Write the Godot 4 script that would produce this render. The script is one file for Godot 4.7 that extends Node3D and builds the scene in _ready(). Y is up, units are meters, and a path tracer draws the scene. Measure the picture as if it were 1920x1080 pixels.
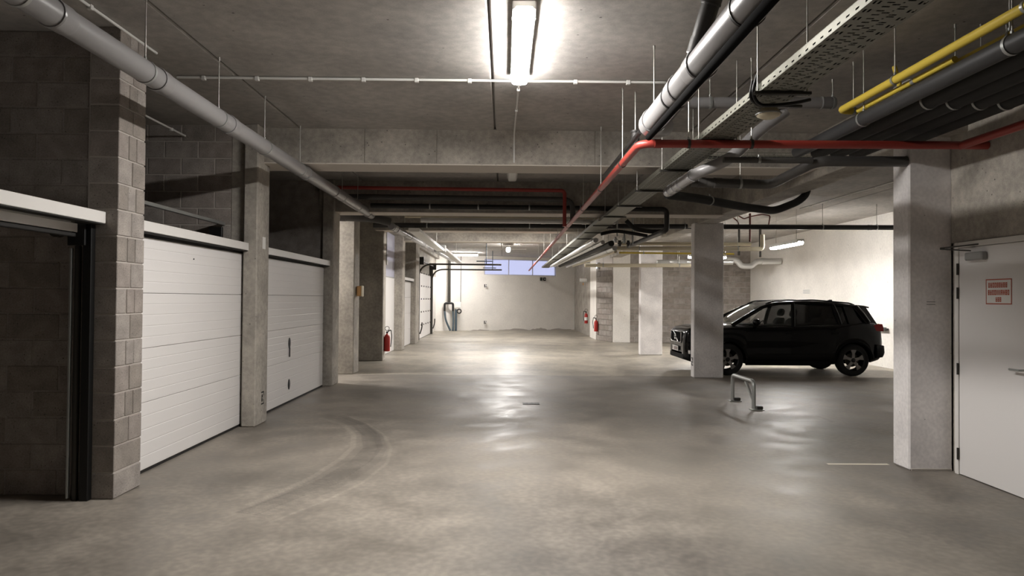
extends Node3D
# Underground car park. Metres, y up, the camera looks along -Z. Depth d in comments means z = -d.

var M := {}
var names := {}
var cache := {}
var rng := RandomNumberGenerator.new()

func _ready():
	rng.seed = 4711
	# ---------------------------------------------------------------- camera, sky, exposure
	var cam := Camera3D.new()
	cam.name = "camera"
	cam.position = Vector3(0, 1.65, 0)
	cam.rotation = Vector3(20.0 / 1320.0, -14.0 / 1320.0, 0.0076)
	cam.fov = rad_to_deg(2.0 * atan(540.0 / 1320.0))
	cam.near = 0.05
	cam.far = 200.0
	add_child(cam)
	cam.current = true
	var env := Environment.new()
	env.background_mode = Environment.BG_COLOR
	env.background_color = Color(0.80, 0.82, 0.97)
	env.background_energy_multiplier = 1.25
	env.tonemap_mode = Environment.TONE_MAPPER_LINEAR
	env.tonemap_exposure = 1.0
	env.sdfgi_enabled = true
	env.ssao_enabled = true
	env.ssil_enabled = true
	var we := WorldEnvironment.new()
	we.name = "environment"
	we.environment = env
	add_child(we)
	materials()
	lamps()
	shell()
	left_side()
	right_side()
	far_end()
	services()
	car()
	small_things()

# ==================================================================== helpers
func numbered(n: String) -> String:
	if not names.has(n):
		names[n] = 0
		return n
	names[n] += 1
	return "%s_%03d" % [n, names[n]]

func thing(called: String, label: String, category: String, at := Vector3.ZERO, group := "", kind := "") -> Node3D:
	var o := Node3D.new()
	o.name = numbered(called)
	add_child(o)
	o.position = at
	tag(o, label, category, group, kind)
	return o

func tag(o: Node, label: String, category: String, group := "", kind := ""):
	o.set_meta("label", label)
	o.set_meta("category", category)
	if group != "":
		o.set_meta("group", group)
	if kind != "":
		o.set_meta("kind", kind)

func part(called: String, mesh: Mesh, mat: Material, parent: Node, at := Vector3.ZERO, rot := Vector3.ZERO) -> MeshInstance3D:
	var o := MeshInstance3D.new()
	o.name = called
	o.mesh = mesh
	o.material_override = mat
	o.position = at
	o.rotation = rot
	parent.add_child(o, true)
	return o

func single(called: String, mesh: Mesh, mat: Material, label: String, category: String, at := Vector3.ZERO, group := "", kind := "") -> MeshInstance3D:
	var o := MeshInstance3D.new()
	o.name = numbered(called)
	o.mesh = mesh
	o.material_override = mat
	add_child(o)
	o.position = at
	tag(o, label, category, group, kind)
	return o

func tri(st: SurfaceTool, a: Vector3, b: Vector3, c: Vector3, out: Vector3):
	if (b - a).cross(c - a).dot(out) > 0.0:
		st.add_vertex(a); st.add_vertex(c); st.add_vertex(b)
	else:
		st.add_vertex(a); st.add_vertex(b); st.add_vertex(c)

func quad(st: SurfaceTool, a: Vector3, b: Vector3, c: Vector3, d: Vector3, out: Vector3):
	tri(st, a, b, c, out)
	tri(st, a, c, d, out)

func begin(smooth := false) -> SurfaceTool:
	var st := SurfaceTool.new()
	st.begin(Mesh.PRIMITIVE_TRIANGLES)
	st.set_smooth_group(0 if smooth else -1)
	return st

func done(st: SurfaceTool) -> ArrayMesh:
	st.generate_normals()
	return st.commit()

# a box with chamfered edges added to st
func cbox(st: SurfaceTool, c: Vector3, s: Vector3, ch := 0.004):
	var h := s * 0.5
	var k: float = min(ch, min(h.x, min(h.y, h.z)) * 0.9)
	var ax := [Vector3.RIGHT, Vector3.UP, Vector3.BACK]
	for i in 3:
		var u: Vector3 = ax[(i + 1) % 3]
		var v: Vector3 = ax[(i + 2) % 3]
		var hu: float = h[(i + 1) % 3]
		var hv: float = h[(i + 2) % 3]
		for sg in [-1.0, 1.0]:
			var n: Vector3 = ax[i] * sg
			var p: Vector3 = c + n * h[i]
			quad(st, p - u * (hu - k) - v * (hv - k), p + u * (hu - k) - v * (hv - k), p + u * (hu - k) + v * (hv - k), p - u * (hu - k) + v * (hv - k), n)
	if k <= 0.0001:
		return
	for i in 3:
		var w: Vector3 = ax[i]
		var u: Vector3 = ax[(i + 1) % 3]
		var v: Vector3 = ax[(i + 2) % 3]
		var hw: float = h[i]
		var hu: float = h[(i + 1) % 3]
		var hv: float = h[(i + 2) % 3]
		for a in [-1.0, 1.0]:
			for b in [-1.0, 1.0]:
				var p1: Vector3 = c + u * a * hu + v * b * (hv - k)
				var p2: Vector3 = c + u * a * (hu - k) + v * b * hv
				quad(st, p1 - w * (hw - k), p1 + w * (hw - k), p2 + w * (hw - k), p2 - w * (hw - k), u * a + v * b)
	for a in [-1.0, 1.0]:
		for b in [-1.0, 1.0]:
			for d in [-1.0, 1.0]:
				var q := c + Vector3(a * h.x, b * h.y, d * h.z)
				tri(st, q - Vector3(0, b * k, d * k), q - Vector3(a * k, 0, d * k), q - Vector3(a * k, b * k, 0), Vector3(a, b, d))

func box_mesh(s: Vector3, ch := 0.004) -> ArrayMesh:
	var key := "b%.4f,%.4f,%.4f,%.4f" % [s.x, s.y, s.z, ch]
	if not cache.has(key):
		var st := begin()
		cbox(st, Vector3.ZERO, s, ch)
		cache[key] = done(st)
	return cache[key]

# box between two corners
func slab(called: String, a: Vector3, b: Vector3, mat: Material, parent: Node, ch := 0.004) -> MeshInstance3D:
	return part(called, box_mesh((b - a).abs(), ch), mat, parent, (a + b) * 0.5)

# rounds the corners of a path
func fillet(pts: Array, r: float, n := 7) -> Array:
	var out := [pts[0]]
	for i in range(1, pts.size() - 1):
		var p: Vector3 = pts[i]
		var a: Vector3 = pts[i - 1] - p
		var b: Vector3 = pts[i + 1] - p
		var rr: float = min(r, min(a.length(), b.length()) * 0.49)
		var p0 := p + a.normalized() * rr
		var p1 := p + b.normalized() * rr
		for k in n + 1:
			var t := float(k) / n
			out.append(p0.lerp(p, t).lerp(p.lerp(p1, t), t))
	out.append(pts[pts.size() - 1])
	return out

func tube(st: SurfaceTool, pts: Array, r, seg := 14, caps := true):
	var rows := []
	var up := Vector3.UP
	for i in pts.size():
		var t: Vector3
		if i == 0:
			t = pts[1] - pts[0]
		elif i == pts.size() - 1:
			t = pts[i] - pts[i - 1]
		else:
			t = (pts[i] - pts[i - 1]).normalized() + (pts[i + 1] - pts[i]).normalized()
		t = t.normalized()
		if i == 0:
			up = Vector3.UP if absf(t.y) < 0.9 else Vector3.RIGHT
		var side := t.cross(up).normalized()
		up = side.cross(t).normalized()
		var rad: float = r[i] if r is Array else r
		var row := []
		for k in seg:
			var an := TAU * k / seg
			row.append(pts[i] + (side * cos(an) + up * sin(an)) * rad)
		rows.append(row)
	for i in rows.size() - 1:
		var mid: Vector3 = (pts[i] + pts[i + 1]) * 0.5
		for k in seg:
			var k2 := (k + 1) % seg
			var a: Vector3 = rows[i][k]
			var b: Vector3 = rows[i][k2]
			var c: Vector3 = rows[i + 1][k2]
			var d: Vector3 = rows[i + 1][k]
			quad(st, a, b, c, d, (a + b + c + d) * 0.25 - mid)
	if caps:
		st.set_smooth_group(-1)
		for e in [0, rows.size() - 1]:
			var o: Vector3 = pts[0] - pts[1] if e == 0 else pts[e] - pts[e - 1]
			for k in seg:
				tri(st, pts[e], rows[e][k], rows[e][(k + 1) % seg], o)
		st.set_smooth_group(0)

func tube_mesh(pts: Array, r, seg := 14, caps := true) -> ArrayMesh:
	var st := begin(true)
	tube(st, pts, r, seg, caps)
	return done(st)

# turned shape around an axis; profile points are (radius, distance along the axis)
func lathe(profile: Array, axis: Vector3, seg := 24) -> ArrayMesh:
	var st := begin(true)
	var u := axis.cross(Vector3.UP if absf(axis.y) < 0.9 else Vector3.RIGHT).normalized()
	var v := axis.cross(u).normalized()
	for i in profile.size() - 1:
		var p: Vector2 = profile[i]
		var q: Vector2 = profile[i + 1]
		var dr := q.x - p.x
		var dl := q.y - p.y
		if i > 0:
			var o: Vector2 = profile[i] - profile[i - 1]
			st.set_smooth_group(0 if o.normalized().dot((q - p).normalized()) > 0.6 else i + 1)
		for k in seg:
			var a0 := TAU * k / seg
			var a1 := TAU * (k + 1) / seg
			var d0 := u * cos(a0) + v * sin(a0)
			var d1 := u * cos(a1) + v * sin(a1)
			var out := (d0 + d1).normalized() * dl - axis * dr
			if p.x > 0.0001 and q.x > 0.0001:
				quad(st, d0 * p.x + axis * p.y, d1 * p.x + axis * p.y, d1 * q.x + axis * q.y, d0 * q.x + axis * q.y, out)
			elif q.x > 0.0001:
				tri(st, axis * p.y, d0 * q.x + axis * q.y, d1 * q.x + axis * q.y, out)
			else:
				tri(st, d0 * p.x + axis * p.y, d1 * p.x + axis * p.y, axis * q.y, out)
	return done(st)

# polygon in the plane u,v (points Vector2) extruded along w by depth, centred on the plane
func prism(st: SurfaceTool, poly: Array, o: Vector3, u: Vector3, v: Vector3, depth: float):
	var w := u.cross(v).normalized()
	var pv := PackedVector2Array(poly)
	var idx := Geometry2D.triangulate_polygon(pv)
	for s in [-0.5, 0.5]:
		for i in range(0, idx.size(), 3):
			var p := []
			for k in 3:
				p.append(o + u * pv[idx[i + k]].x + v * pv[idx[i + k]].y + w * depth * s)
			tri(st, p[0], p[1], p[2], w * s)
	var ccw := not Geometry2D.is_polygon_clockwise(pv)
	for i in pv.size():
		var a := pv[i]
		var b := pv[(i + 1) % pv.size()]
		var e := b - a
		var n2 := Vector2(e.y, -e.x) if ccw else Vector2(-e.y, e.x)
		var pa := o + u * a.x + v * a.y
		var pb := o + u * b.x + v * b.y
		quad(st, pa - w * depth * 0.5, pb - w * depth * 0.5, pb + w * depth * 0.5, pa + w * depth * 0.5, u * n2.x + v * n2.y)

func prism_mesh(poly: Array, o: Vector3, u: Vector3, v: Vector3, depth: float) -> ArrayMesh:
	var st := begin()
	prism(st, poly, o, u, v, depth)
	return done(st)

# rows of points joined into a skin; closed volumes come out facing outwards
func skin(rows: Array, ring: bool, caps: bool, smooth := true) -> ArrayMesh:
	var tris := []
	for i in rows.size() - 1:
		var n: int = rows[i].size()
		for k in (n if ring else n - 1):
			var k2 := (k + 1) % n
			tris.append([rows[i][k], rows[i][k2], rows[i + 1][k2]])
			tris.append([rows[i][k], rows[i + 1][k2], rows[i + 1][k]])
	var capt := []
	if caps:
		for e in [0, rows.size() - 1]:
			var c := Vector3.ZERO
			for p in rows[e]:
				c += p
			c /= rows[e].size()
			var n: int = rows[e].size()
			for k in n:
				if e == 0:
					capt.append([c, rows[e][(k + 1) % n], rows[e][k]])
				else:
					capt.append([c, rows[e][k], rows[e][(k + 1) % n]])
	var mid := Vector3.ZERO
	for t in tris:
		mid += t[0]
	mid /= tris.size()
	var vol := 0.0
	for t in tris + capt:
		vol += (t[0] - mid).dot((t[1] - mid).cross(t[2] - mid))
	var st := begin(smooth)
	for set_ in [tris, capt]:
		for t in set_:
			if vol > 0.0:
				st.add_vertex(t[0]); st.add_vertex(t[2]); st.add_vertex(t[1])
			else:
				st.add_vertex(t[0]); st.add_vertex(t[1]); st.add_vertex(t[2])
		st.set_smooth_group(-1)
	return done(st)

# ==================================================================== materials
func noise_image(size: int, seed_: int, freq: float, octaves: int) -> PackedByteArray:
	var n := FastNoiseLite.new()
	n.seed = seed_
	n.noise_type = FastNoiseLite.TYPE_SIMPLEX_SMOOTH
	n.frequency = freq
	n.fractal_octaves = octaves
	var im := n.get_seamless_image(size, size, false, false, 0.15, false)
	im.convert(Image.FORMAT_L8)
	var d := im.get_data()
	for i in d.size():
		d[i] = clampi(int((d[i] - 128) * 1.7) + 128, 0, 255)
	return d

func tex(size: int, layers: Array, base: Color, pits := 0.0, seed_ := 1) -> ImageTexture:
	# layers: [seed, frequency, octaves, strength]; the base colour is darkened and lightened by the grain of the stuff itself
	var data := []
	for l in layers:
		data.append(noise_image(size, l[0], l[1], l[2]))
	var r := RandomNumberGenerator.new()
	r.seed = seed_
	var out := PackedByteArray()
	out.resize(size * size * 3)
	var br := base.r * 255.0
	var bg := base.g * 255.0
	var bb := base.b * 255.0
	for i in size * size:
		var f := 1.0
		for k in layers.size():
			f += (data[k][i] / 255.0 - 0.5) * 2.0 * layers[k][3]
		out[i * 3] = clampi(int(br * f), 0, 255)
		out[i * 3 + 1] = clampi(int(bg * f), 0, 255)
		out[i * 3 + 2] = clampi(int(bb * (f * 0.97 + 0.03)), 0, 255)
	var im := Image.create_from_data(size, size, false, Image.FORMAT_RGB8, out)
	if pits > 0.0:
		for i in int(pits):
			var x := r.randi_range(2, size - 4)
			var y := r.randi_range(2, size - 4)
			var s := r.randi_range(1, 3)
			var c := im.get_pixel(x, y)
			im.fill_rect(Rect2i(x, y, s, s), c * r.randf_range(0.55, 0.85))
	im.generate_mipmaps()
	return ImageTexture.create_from_image(im)

func mat(col: Color, rough := 0.6, metal := 0.0) -> StandardMaterial3D:
	var m := StandardMaterial3D.new()
	m.albedo_color = col
	m.roughness = rough
	m.metallic = metal
	return m

func mat_tex(t: Texture2D, scale: float, rough: float, world := true) -> StandardMaterial3D:
	var m := StandardMaterial3D.new()
	m.albedo_texture = t
	m.roughness = rough
	m.uv1_triplanar = true
	m.uv1_world_triplanar = world
	m.uv1_scale = Vector3.ONE * scale
	return m

func c8(r: int, g: int, b: int) -> Color:
	return Color(r / 255.0, g / 255.0, b / 255.0)

func materials():
	var conc := tex(512, [[3, 0.006, 4, 0.11], [5, 0.05, 3, 0.06], [9, 0.25, 2, 0.04]], c8(162, 156, 147), 130, 2)
	M.concrete = mat_tex(conc, 0.45, 0.85)
	var ceil_t := tex(512, [[13, 0.005, 4, 0.055], [15, 0.04, 3, 0.05], [19, 0.3, 2, 0.03]], c8(172, 168, 163), 30, 3)
	M.ceiling = mat_tex(ceil_t, 0.35, 0.8)
	M.soffit = mat(c8(206, 198, 188), 0.8)
	var blk := tex(512, [[23, 0.01, 3, 0.08], [25, 0.12, 3, 0.06], [29, 0.35, 2, 0.07]], c8(150, 143, 137), 500, 4)
	M.block = mat_tex(blk, 0.8, 0.92)
	M.block.albedo_color = Color(1, 1, 1)
	M.block_b = mat_tex(blk, 0.83, 0.92)
	M.block_b.albedo_color = c8(246, 243, 242)
	M.block_c = mat_tex(blk, 0.77, 0.92)
	M.block_c.albedo_color = c8(236, 234, 231)
	M.mortar = mat(c8(178, 171, 164), 0.95)
	var wp := tex(512, [[33, 0.006, 4, 0.025], [35, 0.08, 3, 0.02]], c8(234, 230, 224), 20, 5)
	M.white_wall = mat_tex(wp, 0.3, 0.75)
	var pc := tex(512, [[43, 0.007, 4, 0.05], [45, 0.08, 3, 0.03]], c8(232, 228, 227), 60, 6)
	M.paint_col = mat_tex(pc, 0.5, 0.7)
	M.door_white = mat(c8(226, 223, 221), 0.45)
	M.door_rub = mat(c8(28, 26, 24), 0.8)
	M.white_steel = mat(c8(222, 219, 215), 0.4)
	M.white_plastic = mat(c8(225, 224, 220), 0.45)
	M.grey_plastic = mat(c8(150, 150, 148), 0.45)
	M.pvc = mat(c8(140, 138, 138), 0.32)
	M.pvc_dark = mat(c8(70, 68, 66), 0.45)
	M.rubber = mat(c8(20, 20, 20), 0.75)
	M.black_pipe = mat(c8(34, 32, 31), 0.5)
	M.black_matt = mat(c8(13, 12, 12), 0.95)
	M.black_matt.metallic_specular = 0.15
	M.insul = mat(c8(26, 25, 24), 0.7)
	M.galv = mat(c8(176, 178, 176), 0.42, 0.75)
	M.tray = mat(c8(128, 127, 117), 0.5, 0.5)
	M.rod = mat(c8(190, 188, 182), 0.4, 0.7)
	M.silver = mat(c8(205, 205, 203), 0.35, 0.75)
	M.red = mat(c8(150, 54, 46), 0.42)
	M.dark_red = mat(c8(84, 34, 28), 0.5)
	M.yellow = mat(c8(218, 192, 74), 0.45)
	M.beige = mat(c8(206, 196, 172), 0.5)
	M.black = mat(c8(14, 14, 14), 0.5)
	M.ink = mat(c8(24, 22, 20), 0.8)
	M.paper = mat(c8(228, 226, 222), 0.7)
	M.sign_red = mat(c8(178, 84, 60), 0.6)
	M.ext_red = mat(c8(170, 34, 26), 0.35)
	M.steel_dark = mat(c8(70, 68, 64), 0.45, 0.6)
	M.amber = mat(c8(196, 150, 96), 0.35)
	M.line_paint = mat(c8(214, 208, 192), 0.7)
	M.hose = mat(c8(74, 88, 98), 0.5)
	M.glass = mat(Color(0.75, 0.78, 0.95, 0.12), 0.03)
	M.glass.transparency = BaseMaterial3D.TRANSPARENCY_ALPHA
	# car
	M.car_paint = mat(c8(6, 6, 7), 0.35)
	M.car_paint.metallic_specular = 0.15
	M.car_paint.clearcoat_enabled = true
	M.car_paint.clearcoat = 0.55
	M.car_paint.clearcoat_roughness = 0.03
	M.car_trim = mat(c8(9, 9, 9), 0.7)
	M.car_trim.metallic_specular = 0.25
	M.car_chrome = mat(c8(190, 190, 192), 0.2, 0.9)
	M.car_rim = mat(c8(150, 148, 146), 0.35, 0.7)
	M.car_rim_dark = mat(c8(20, 20, 21), 0.4)
	M.tyre = mat(c8(18, 18, 18), 0.85)
	M.car_glass = mat(Color(0.10, 0.15, 0.12, 0.26), 0.03)
	M.car_glass.transparency = BaseMaterial3D.TRANSPARENCY_ALPHA
	M.car_glass_dark = mat(Color(0.008, 0.009, 0.009, 0.94), 0.04)
	M.car_glass_dark.transparency = BaseMaterial3D.TRANSPARENCY_ALPHA
	M.car_glass_rear = mat(Color(0.012, 0.018, 0.015, 0.66), 0.03)
	M.car_glass_rear.transparency = BaseMaterial3D.TRANSPARENCY_ALPHA
	M.tail_red = mat(c8(150, 14, 12), 0.15)
	M.seat = mat(c8(18, 18, 18), 0.8)
	# lamps
	M.glow = mat(c8(245, 243, 236), 0.4)
	M.glow.emission_enabled = true
	M.glow.emission = Color(1.0, 0.984, 0.965)
	M.glow.emission_energy_multiplier = 150.0
	floor_material()

# ==================================================================== floor surface
const FX0 := -9.0
const FX1 := 10.0
const FD0 := -4.0
const FD1 := 15.2

func stamp(a: PackedFloat32Array, n: int, path: Array, width: float, amount: float, seed_: int):
	# a mark left along a path on the floor; points are (x, depth)
	var r := RandomNumberGenerator.new()
	r.seed = seed_
	var px := n / (FX1 - FX0)
	for i in path.size() - 1:
		var p: Vector2 = path[i]
		var q: Vector2 = path[i + 1]
		var steps := int(p.distance_to(q) * px) + 1
		for s in steps:
			var c := p.lerp(q, float(s) / steps)
			var cx := int((c.x - FX0) * px)
			var cy := int((c.y - FD0) * n / (FD1 - FD0))
			var w := int(width * px * 0.5)
			var e := (q - p).normalized()
			for k in range(-w, w + 1):
				var x := cx - int(round(e.y * k))
				var y := cy + int(round(e.x * k))
				if x >= 0 and y >= 0 and x < n and y < n:
					a[y * n + x] += amount * r.randf_range(0.7, 1.1) * 0.4

func floor_material():
	var n := 1536
	var big := noise_image(n, 51, 0.0035, 5)
	var mid := noise_image(n, 53, 0.018, 4)
	var fine := noise_image(n, 57, 0.16, 3)
	var marks := PackedFloat32Array()
	marks.resize(n * n)
	var inner := [Vector2(-2.02, 5.62), Vector2(-1.9, 5.96), Vector2(-1.75, 6.49), Vector2(-1.66, 7.25), Vector2(-1.66, 7.82), Vector2(-1.8, 8.51), Vector2(-2.06, 9.15), Vector2(-2.52, 9.7)]
	var middle := [Vector2(-1.95, 5.4), Vector2(-1.72, 5.96), Vector2(-1.56, 6.4), Vector2(-1.43, 7.2), Vector2(-1.43, 7.77), Vector2(-1.6, 8.52), Vector2(-1.86, 9.15), Vector2(-2.23, 9.71)]
	var outer := [Vector2(-1.7, 5.2), Vector2(-1.44, 5.76), Vector2(-1.25, 6.31), Vector2(-1.16, 7.07), Vector2(-1.23, 7.77), Vector2(-1.44, 8.52), Vector2(-1.77, 9.23), Vector2(-2.31, 10.07)]
	stamp(marks, n, middle, 0.20, -0.24, 1)
	stamp(marks, n, inner, 0.05, 0.24, 2)
	stamp(marks, n, outer, 0.04, 0.20, 3)
	var between := []
	for i in middle.size():
		between.append((middle[i] + outer[min(i, outer.size() - 1)]) * 0.5)
	stamp(marks, n, between, 0.12, -0.16, 4)
	# worn ring around the parking hoop and the old patch beside it
	stamp(marks, n, [Vector2(3.2, 10.6), Vector2(3.4, 9.9), Vector2(3.8, 9.6), Vector2(4.5, 9.6), Vector2(4.5, 10.1)], 0.05, -0.2, 300)
	var out := PackedByteArray()
	out.resize(n * n * 3)
	var ro := PackedByteArray()
	ro.resize(n * n)
	for i in n * n:
		var b := big[i] / 255.0 - 0.5
		var m := mid[i] / 255.0 - 0.5
		var f := fine[i] / 255.0 - 0.5
		var v := 1.0 + b * 0.30 + m * 0.19 + f * 0.17 + marks[i]
		out[i * 3] = clampi(int(132.0 * v), 0, 255)
		out[i * 3 + 1] = clampi(int(125.0 * v), 0, 255)
		out[i * 3 + 2] = clampi(int(114.0 * v + 2.0), 0, 255)
		ro[i] = clampi(int(255.0 * (0.50 + m * 0.20 + f * 0.10 - b * 0.12)), 86, 255)
	var im := Image.create_from_data(n, n, false, Image.FORMAT_RGB8, out)
	var rim := Image.create_from_data(n, n, false, Image.FORMAT_L8, ro)
	im.generate_mipmaps()
	var hn := FastNoiseLite.new()
	hn.seed = 91
	hn.frequency = 0.03
	hn.fractal_octaves = 3
	var him := hn.get_seamless_image(1024, 1024)
	him.convert(Image.FORMAT_RGBA8)
	him.bump_map_to_normal_map(1.0)
	var m1 := StandardMaterial3D.new()
	m1.albedo_texture = ImageTexture.create_from_image(im)
	m1.roughness = 1.0
	m1.roughness_texture = ImageTexture.create_from_image(rim)
	m1.roughness_texture_channel = BaseMaterial3D.TEXTURE_CHANNEL_RED
	m1.normal_enabled = true
	m1.normal_texture = ImageTexture.create_from_image(him)
	m1.normal_scale = 0.2
	M.floor = m1
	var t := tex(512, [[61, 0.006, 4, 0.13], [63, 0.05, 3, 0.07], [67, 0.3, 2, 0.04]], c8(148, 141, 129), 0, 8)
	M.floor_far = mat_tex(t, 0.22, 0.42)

func floor_mesh(x0: float, x1: float, d0: float, d1: float) -> ArrayMesh:
	var st := begin()
	var c := [Vector3(x0, 0, -d0), Vector3(x1, 0, -d0), Vector3(x1, 0, -d1), Vector3(x0, 0, -d1)]
	var uv := [Vector2(0, 0), Vector2(1, 0), Vector2(1, 1), Vector2(0, 1)]
	for i in [0, 2, 1, 0, 3, 2]:
		st.set_uv(uv[i])
		st.add_vertex(c[i])
	var lo := Vector3(0, -0.2, 0)
	for i in 4:
		var j := (i + 1) % 4
		var o: Vector3 = (c[i] + c[j]) * 0.5 - (c[0] + c[2]) * 0.5
		st.set_uv(Vector2(0.5, 0.5))
		quad(st, c[i], c[j], c[j] + lo, c[i] + lo, o)
	quad(st, c[0] + lo, c[1] + lo, c[2] + lo, c[3] + lo, Vector3.DOWN)
	st.generate_normals()
	st.generate_tangents()
	return st.commit()

func V(x: float, y: float, d: float) -> Vector3:
	return Vector3(x, y, -d)

# ==================================================================== lamps
func lamp(x: float, y: float, d: float, length: float, along_x: bool, lit: bool, energy: float, label: String, stem := 0.0):
	# y is the underside of the cover; the lamp hangs on its own housing, with stem rods up to the ceiling where it is lowered
	var t := thing("ceiling_light", label, "ceiling light", V(x, y, d))
	if along_x:
		t.rotation.y = PI / 2
	var hs: float = minf(1.0, (3.849 - y) / 0.135)
	var prof := []
	for p in [Vector2(-0.060, 0.085), Vector2(-0.074, 0.074), Vector2(-0.076, 0.03), Vector2(-0.066, 0.008), Vector2(-0.045, 0.0), Vector2(0.045, 0.0), Vector2(0.066, 0.008), Vector2(0.076, 0.03), Vector2(0.074, 0.074), Vector2(0.060, 0.085)]:
		prof.append(p)
	var rows := []
	for s in [[-0.5, 0.86], [-0.485, 1.0], [0.485, 1.0], [0.5, 0.86]]:
		var row := []
		for p in prof:
			row.append(Vector3(p.x * s[1], (0.045 + (p.y - 0.045) * s[1]) * hs, s[0] * length))
		rows.append(row)
	part("diffuser", skin(rows, true, true, false), M.glow if lit else M.white_plastic, t)
	part("housing", box_mesh(Vector3(0.176, 0.085 * hs, length * 1.0), 0.008), M.white_plastic, t, Vector3(0, 0.0925 * hs, 0))
	for s in [-0.36, 0.36]:
		if stem > 0.0:
			part("suspension_rod", tube_mesh([Vector3(0, 0.13, s * length), Vector3(0, stem, s * length)], 0.006, 8), M.rod, t)
		for k in [-1, 1]:
			part("clip", box_mesh(Vector3(0.008, 0.03, 0.03), 0.002), M.galv, t, Vector3(0.090 * k, 0.070 * hs, s * length * 1.1))
	if lit:
		var l := AreaLight3D.new()
		l.name = "lamp_light"
		l.area_size = Vector2(0.14, length * 0.97)
		l.light_color = Color(1.0, 0.984, 0.965)
		l.light_energy = energy
		l.shadow_enabled = true
		l.area_range = 60.0
		l.area_attenuation = 2.0
		l.rotation = Vector3(-PI / 2, 0, 0)
		l.position = Vector3(0, -0.006, 0)
		t.add_child(l)

func lamps():
	lamp(0.13, 3.740, 6.01, 1.72, false, true, 12.0, "lit fluorescent batten under the ceiling beside the slab joint")
	lamp(0.12, 3.715, 11.6, 1.6, false, false, 0.0, "unlit fluorescent batten behind the first concrete beam")
	lamp(0.13, 3.715, 20.0, 1.6, false, true, 18.0, "lit batten between the third and fourth concrete beams")
	lamp(0.14, 3.57, 28.2, 1.6, false, true, 14.0, "lit batten over the aisle before the end wall", 0.28)
	lamp(-1.95, 3.70, 33.9, 1.3, true, true, 5.0, "lit batten lying across the aisle by the garage gate")
	lamp(7.0, 2.98, 17.45, 1.75, false, true, 4.5, "lit batten hanging on rods above the black car", 0.87)
	lamp(6.46, 2.98, 22.4, 1.2, true, true, 8.0, "lit batten hanging behind the white column with the stencilled mark", 0.87)
	lamp(-5.2, 3.6, 14.6, 1.3, true, true, 8.0, "lit batten in the side passage behind the concrete piers", 0.25)

# ==================================================================== room shell
func shell():
	var f := thing("floor", "grey-brown polished concrete floor with tyre marks", "floor", Vector3.ZERO, "", "structure")
	part("floor_slab", floor_mesh(FX0, FX1, FD0, FD1 - 0.004), M.floor, f)
	part("floor_slab", floor_mesh(FX0, FX1, FD1 + 0.004, 40.0), M.floor_far, f)
	slab("paint_line", V(3.28, 0.0, 7.09), V(3.90, 0.0025, 7.14), M.line_paint, f, 0.0005)
	var c := thing("ceiling", "grey concrete ceiling of wide precast slabs with open joints", "ceiling", Vector3.ZERO, "", "structure")
	var xs := [-9.2, -7.79, -5.235, -2.685, -0.14, 2.42, 4.97, 7.52, 10.2]
	for i in xs.size() - 1:
		slab("ceiling_slab", V(xs[i] + 0.009, 3.85, -4.2), V(xs[i + 1] - 0.009, 4.08, 40.2), M.ceiling, c, 0.012)
	slab("topping", V(-9.3, 3.90, -4.3), V(10.3, 4.2, 40.3), M.ceiling, c)
	# outer walls
	var w := thing("wall_back", "concrete wall closing the car park at the near end", "wall", Vector3.ZERO, "", "structure")
	slab("wall_slab", V(-9.3, 0, -4.0), V(10.3, 3.85, -4.25), M.concrete, w)
	w = thing("wall_left", "dark block wall at the rear of the garages", "wall", Vector3.ZERO, "", "structure")
	slab("wall_slab", V(-9.2, 0, -4.0), V(-9.0, 3.85, 40.0), M.block, w)
	# transverse beams with a ledge at their foot
	beam(9.17, 0.53, 3.40, 3.385, -3.5, 4.15, "deep concrete beam with a pale underside, crossing before the unlit batten", [-1.84, -0.90, 1.17, 2.7])
	beam(13.25, 0.50, 3.27, 3.255, -3.5, 4.15, "concrete beam carrying dark pipes across the aisle", [-2.4, -1.9, -0.16, 1.6])
	beam(18.2, 0.50, 3.405, 3.39, -3.4, 4.15, "concrete beam across the aisle behind the silver pipe", [-1.1, 1.5])
	beam(22.4, 0.50, 3.465, 3.45, -3.4, 4.15, "concrete beam across the aisle furthest from the unlit batten", [-0.5, 2.1])
	var b := thing("longitudinal_beam", "long concrete beam over the white columns beside the parking bay", "beam", Vector3.ZERO, "", "structure")
	slab("beam_body", V(4.10, 3.27, 6.6), V(4.49, 3.87, 29.0), M.concrete, b, 0.01)
	b = thing("longitudinal_beam", "long concrete beam over the garage piers", "beam", Vector3.ZERO, "", "structure")
	slab("beam_body", V(-3.62, 3.62, 13.3), V(-3.3, 3.86, 36.0), M.concrete, b, 0.01)

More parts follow.
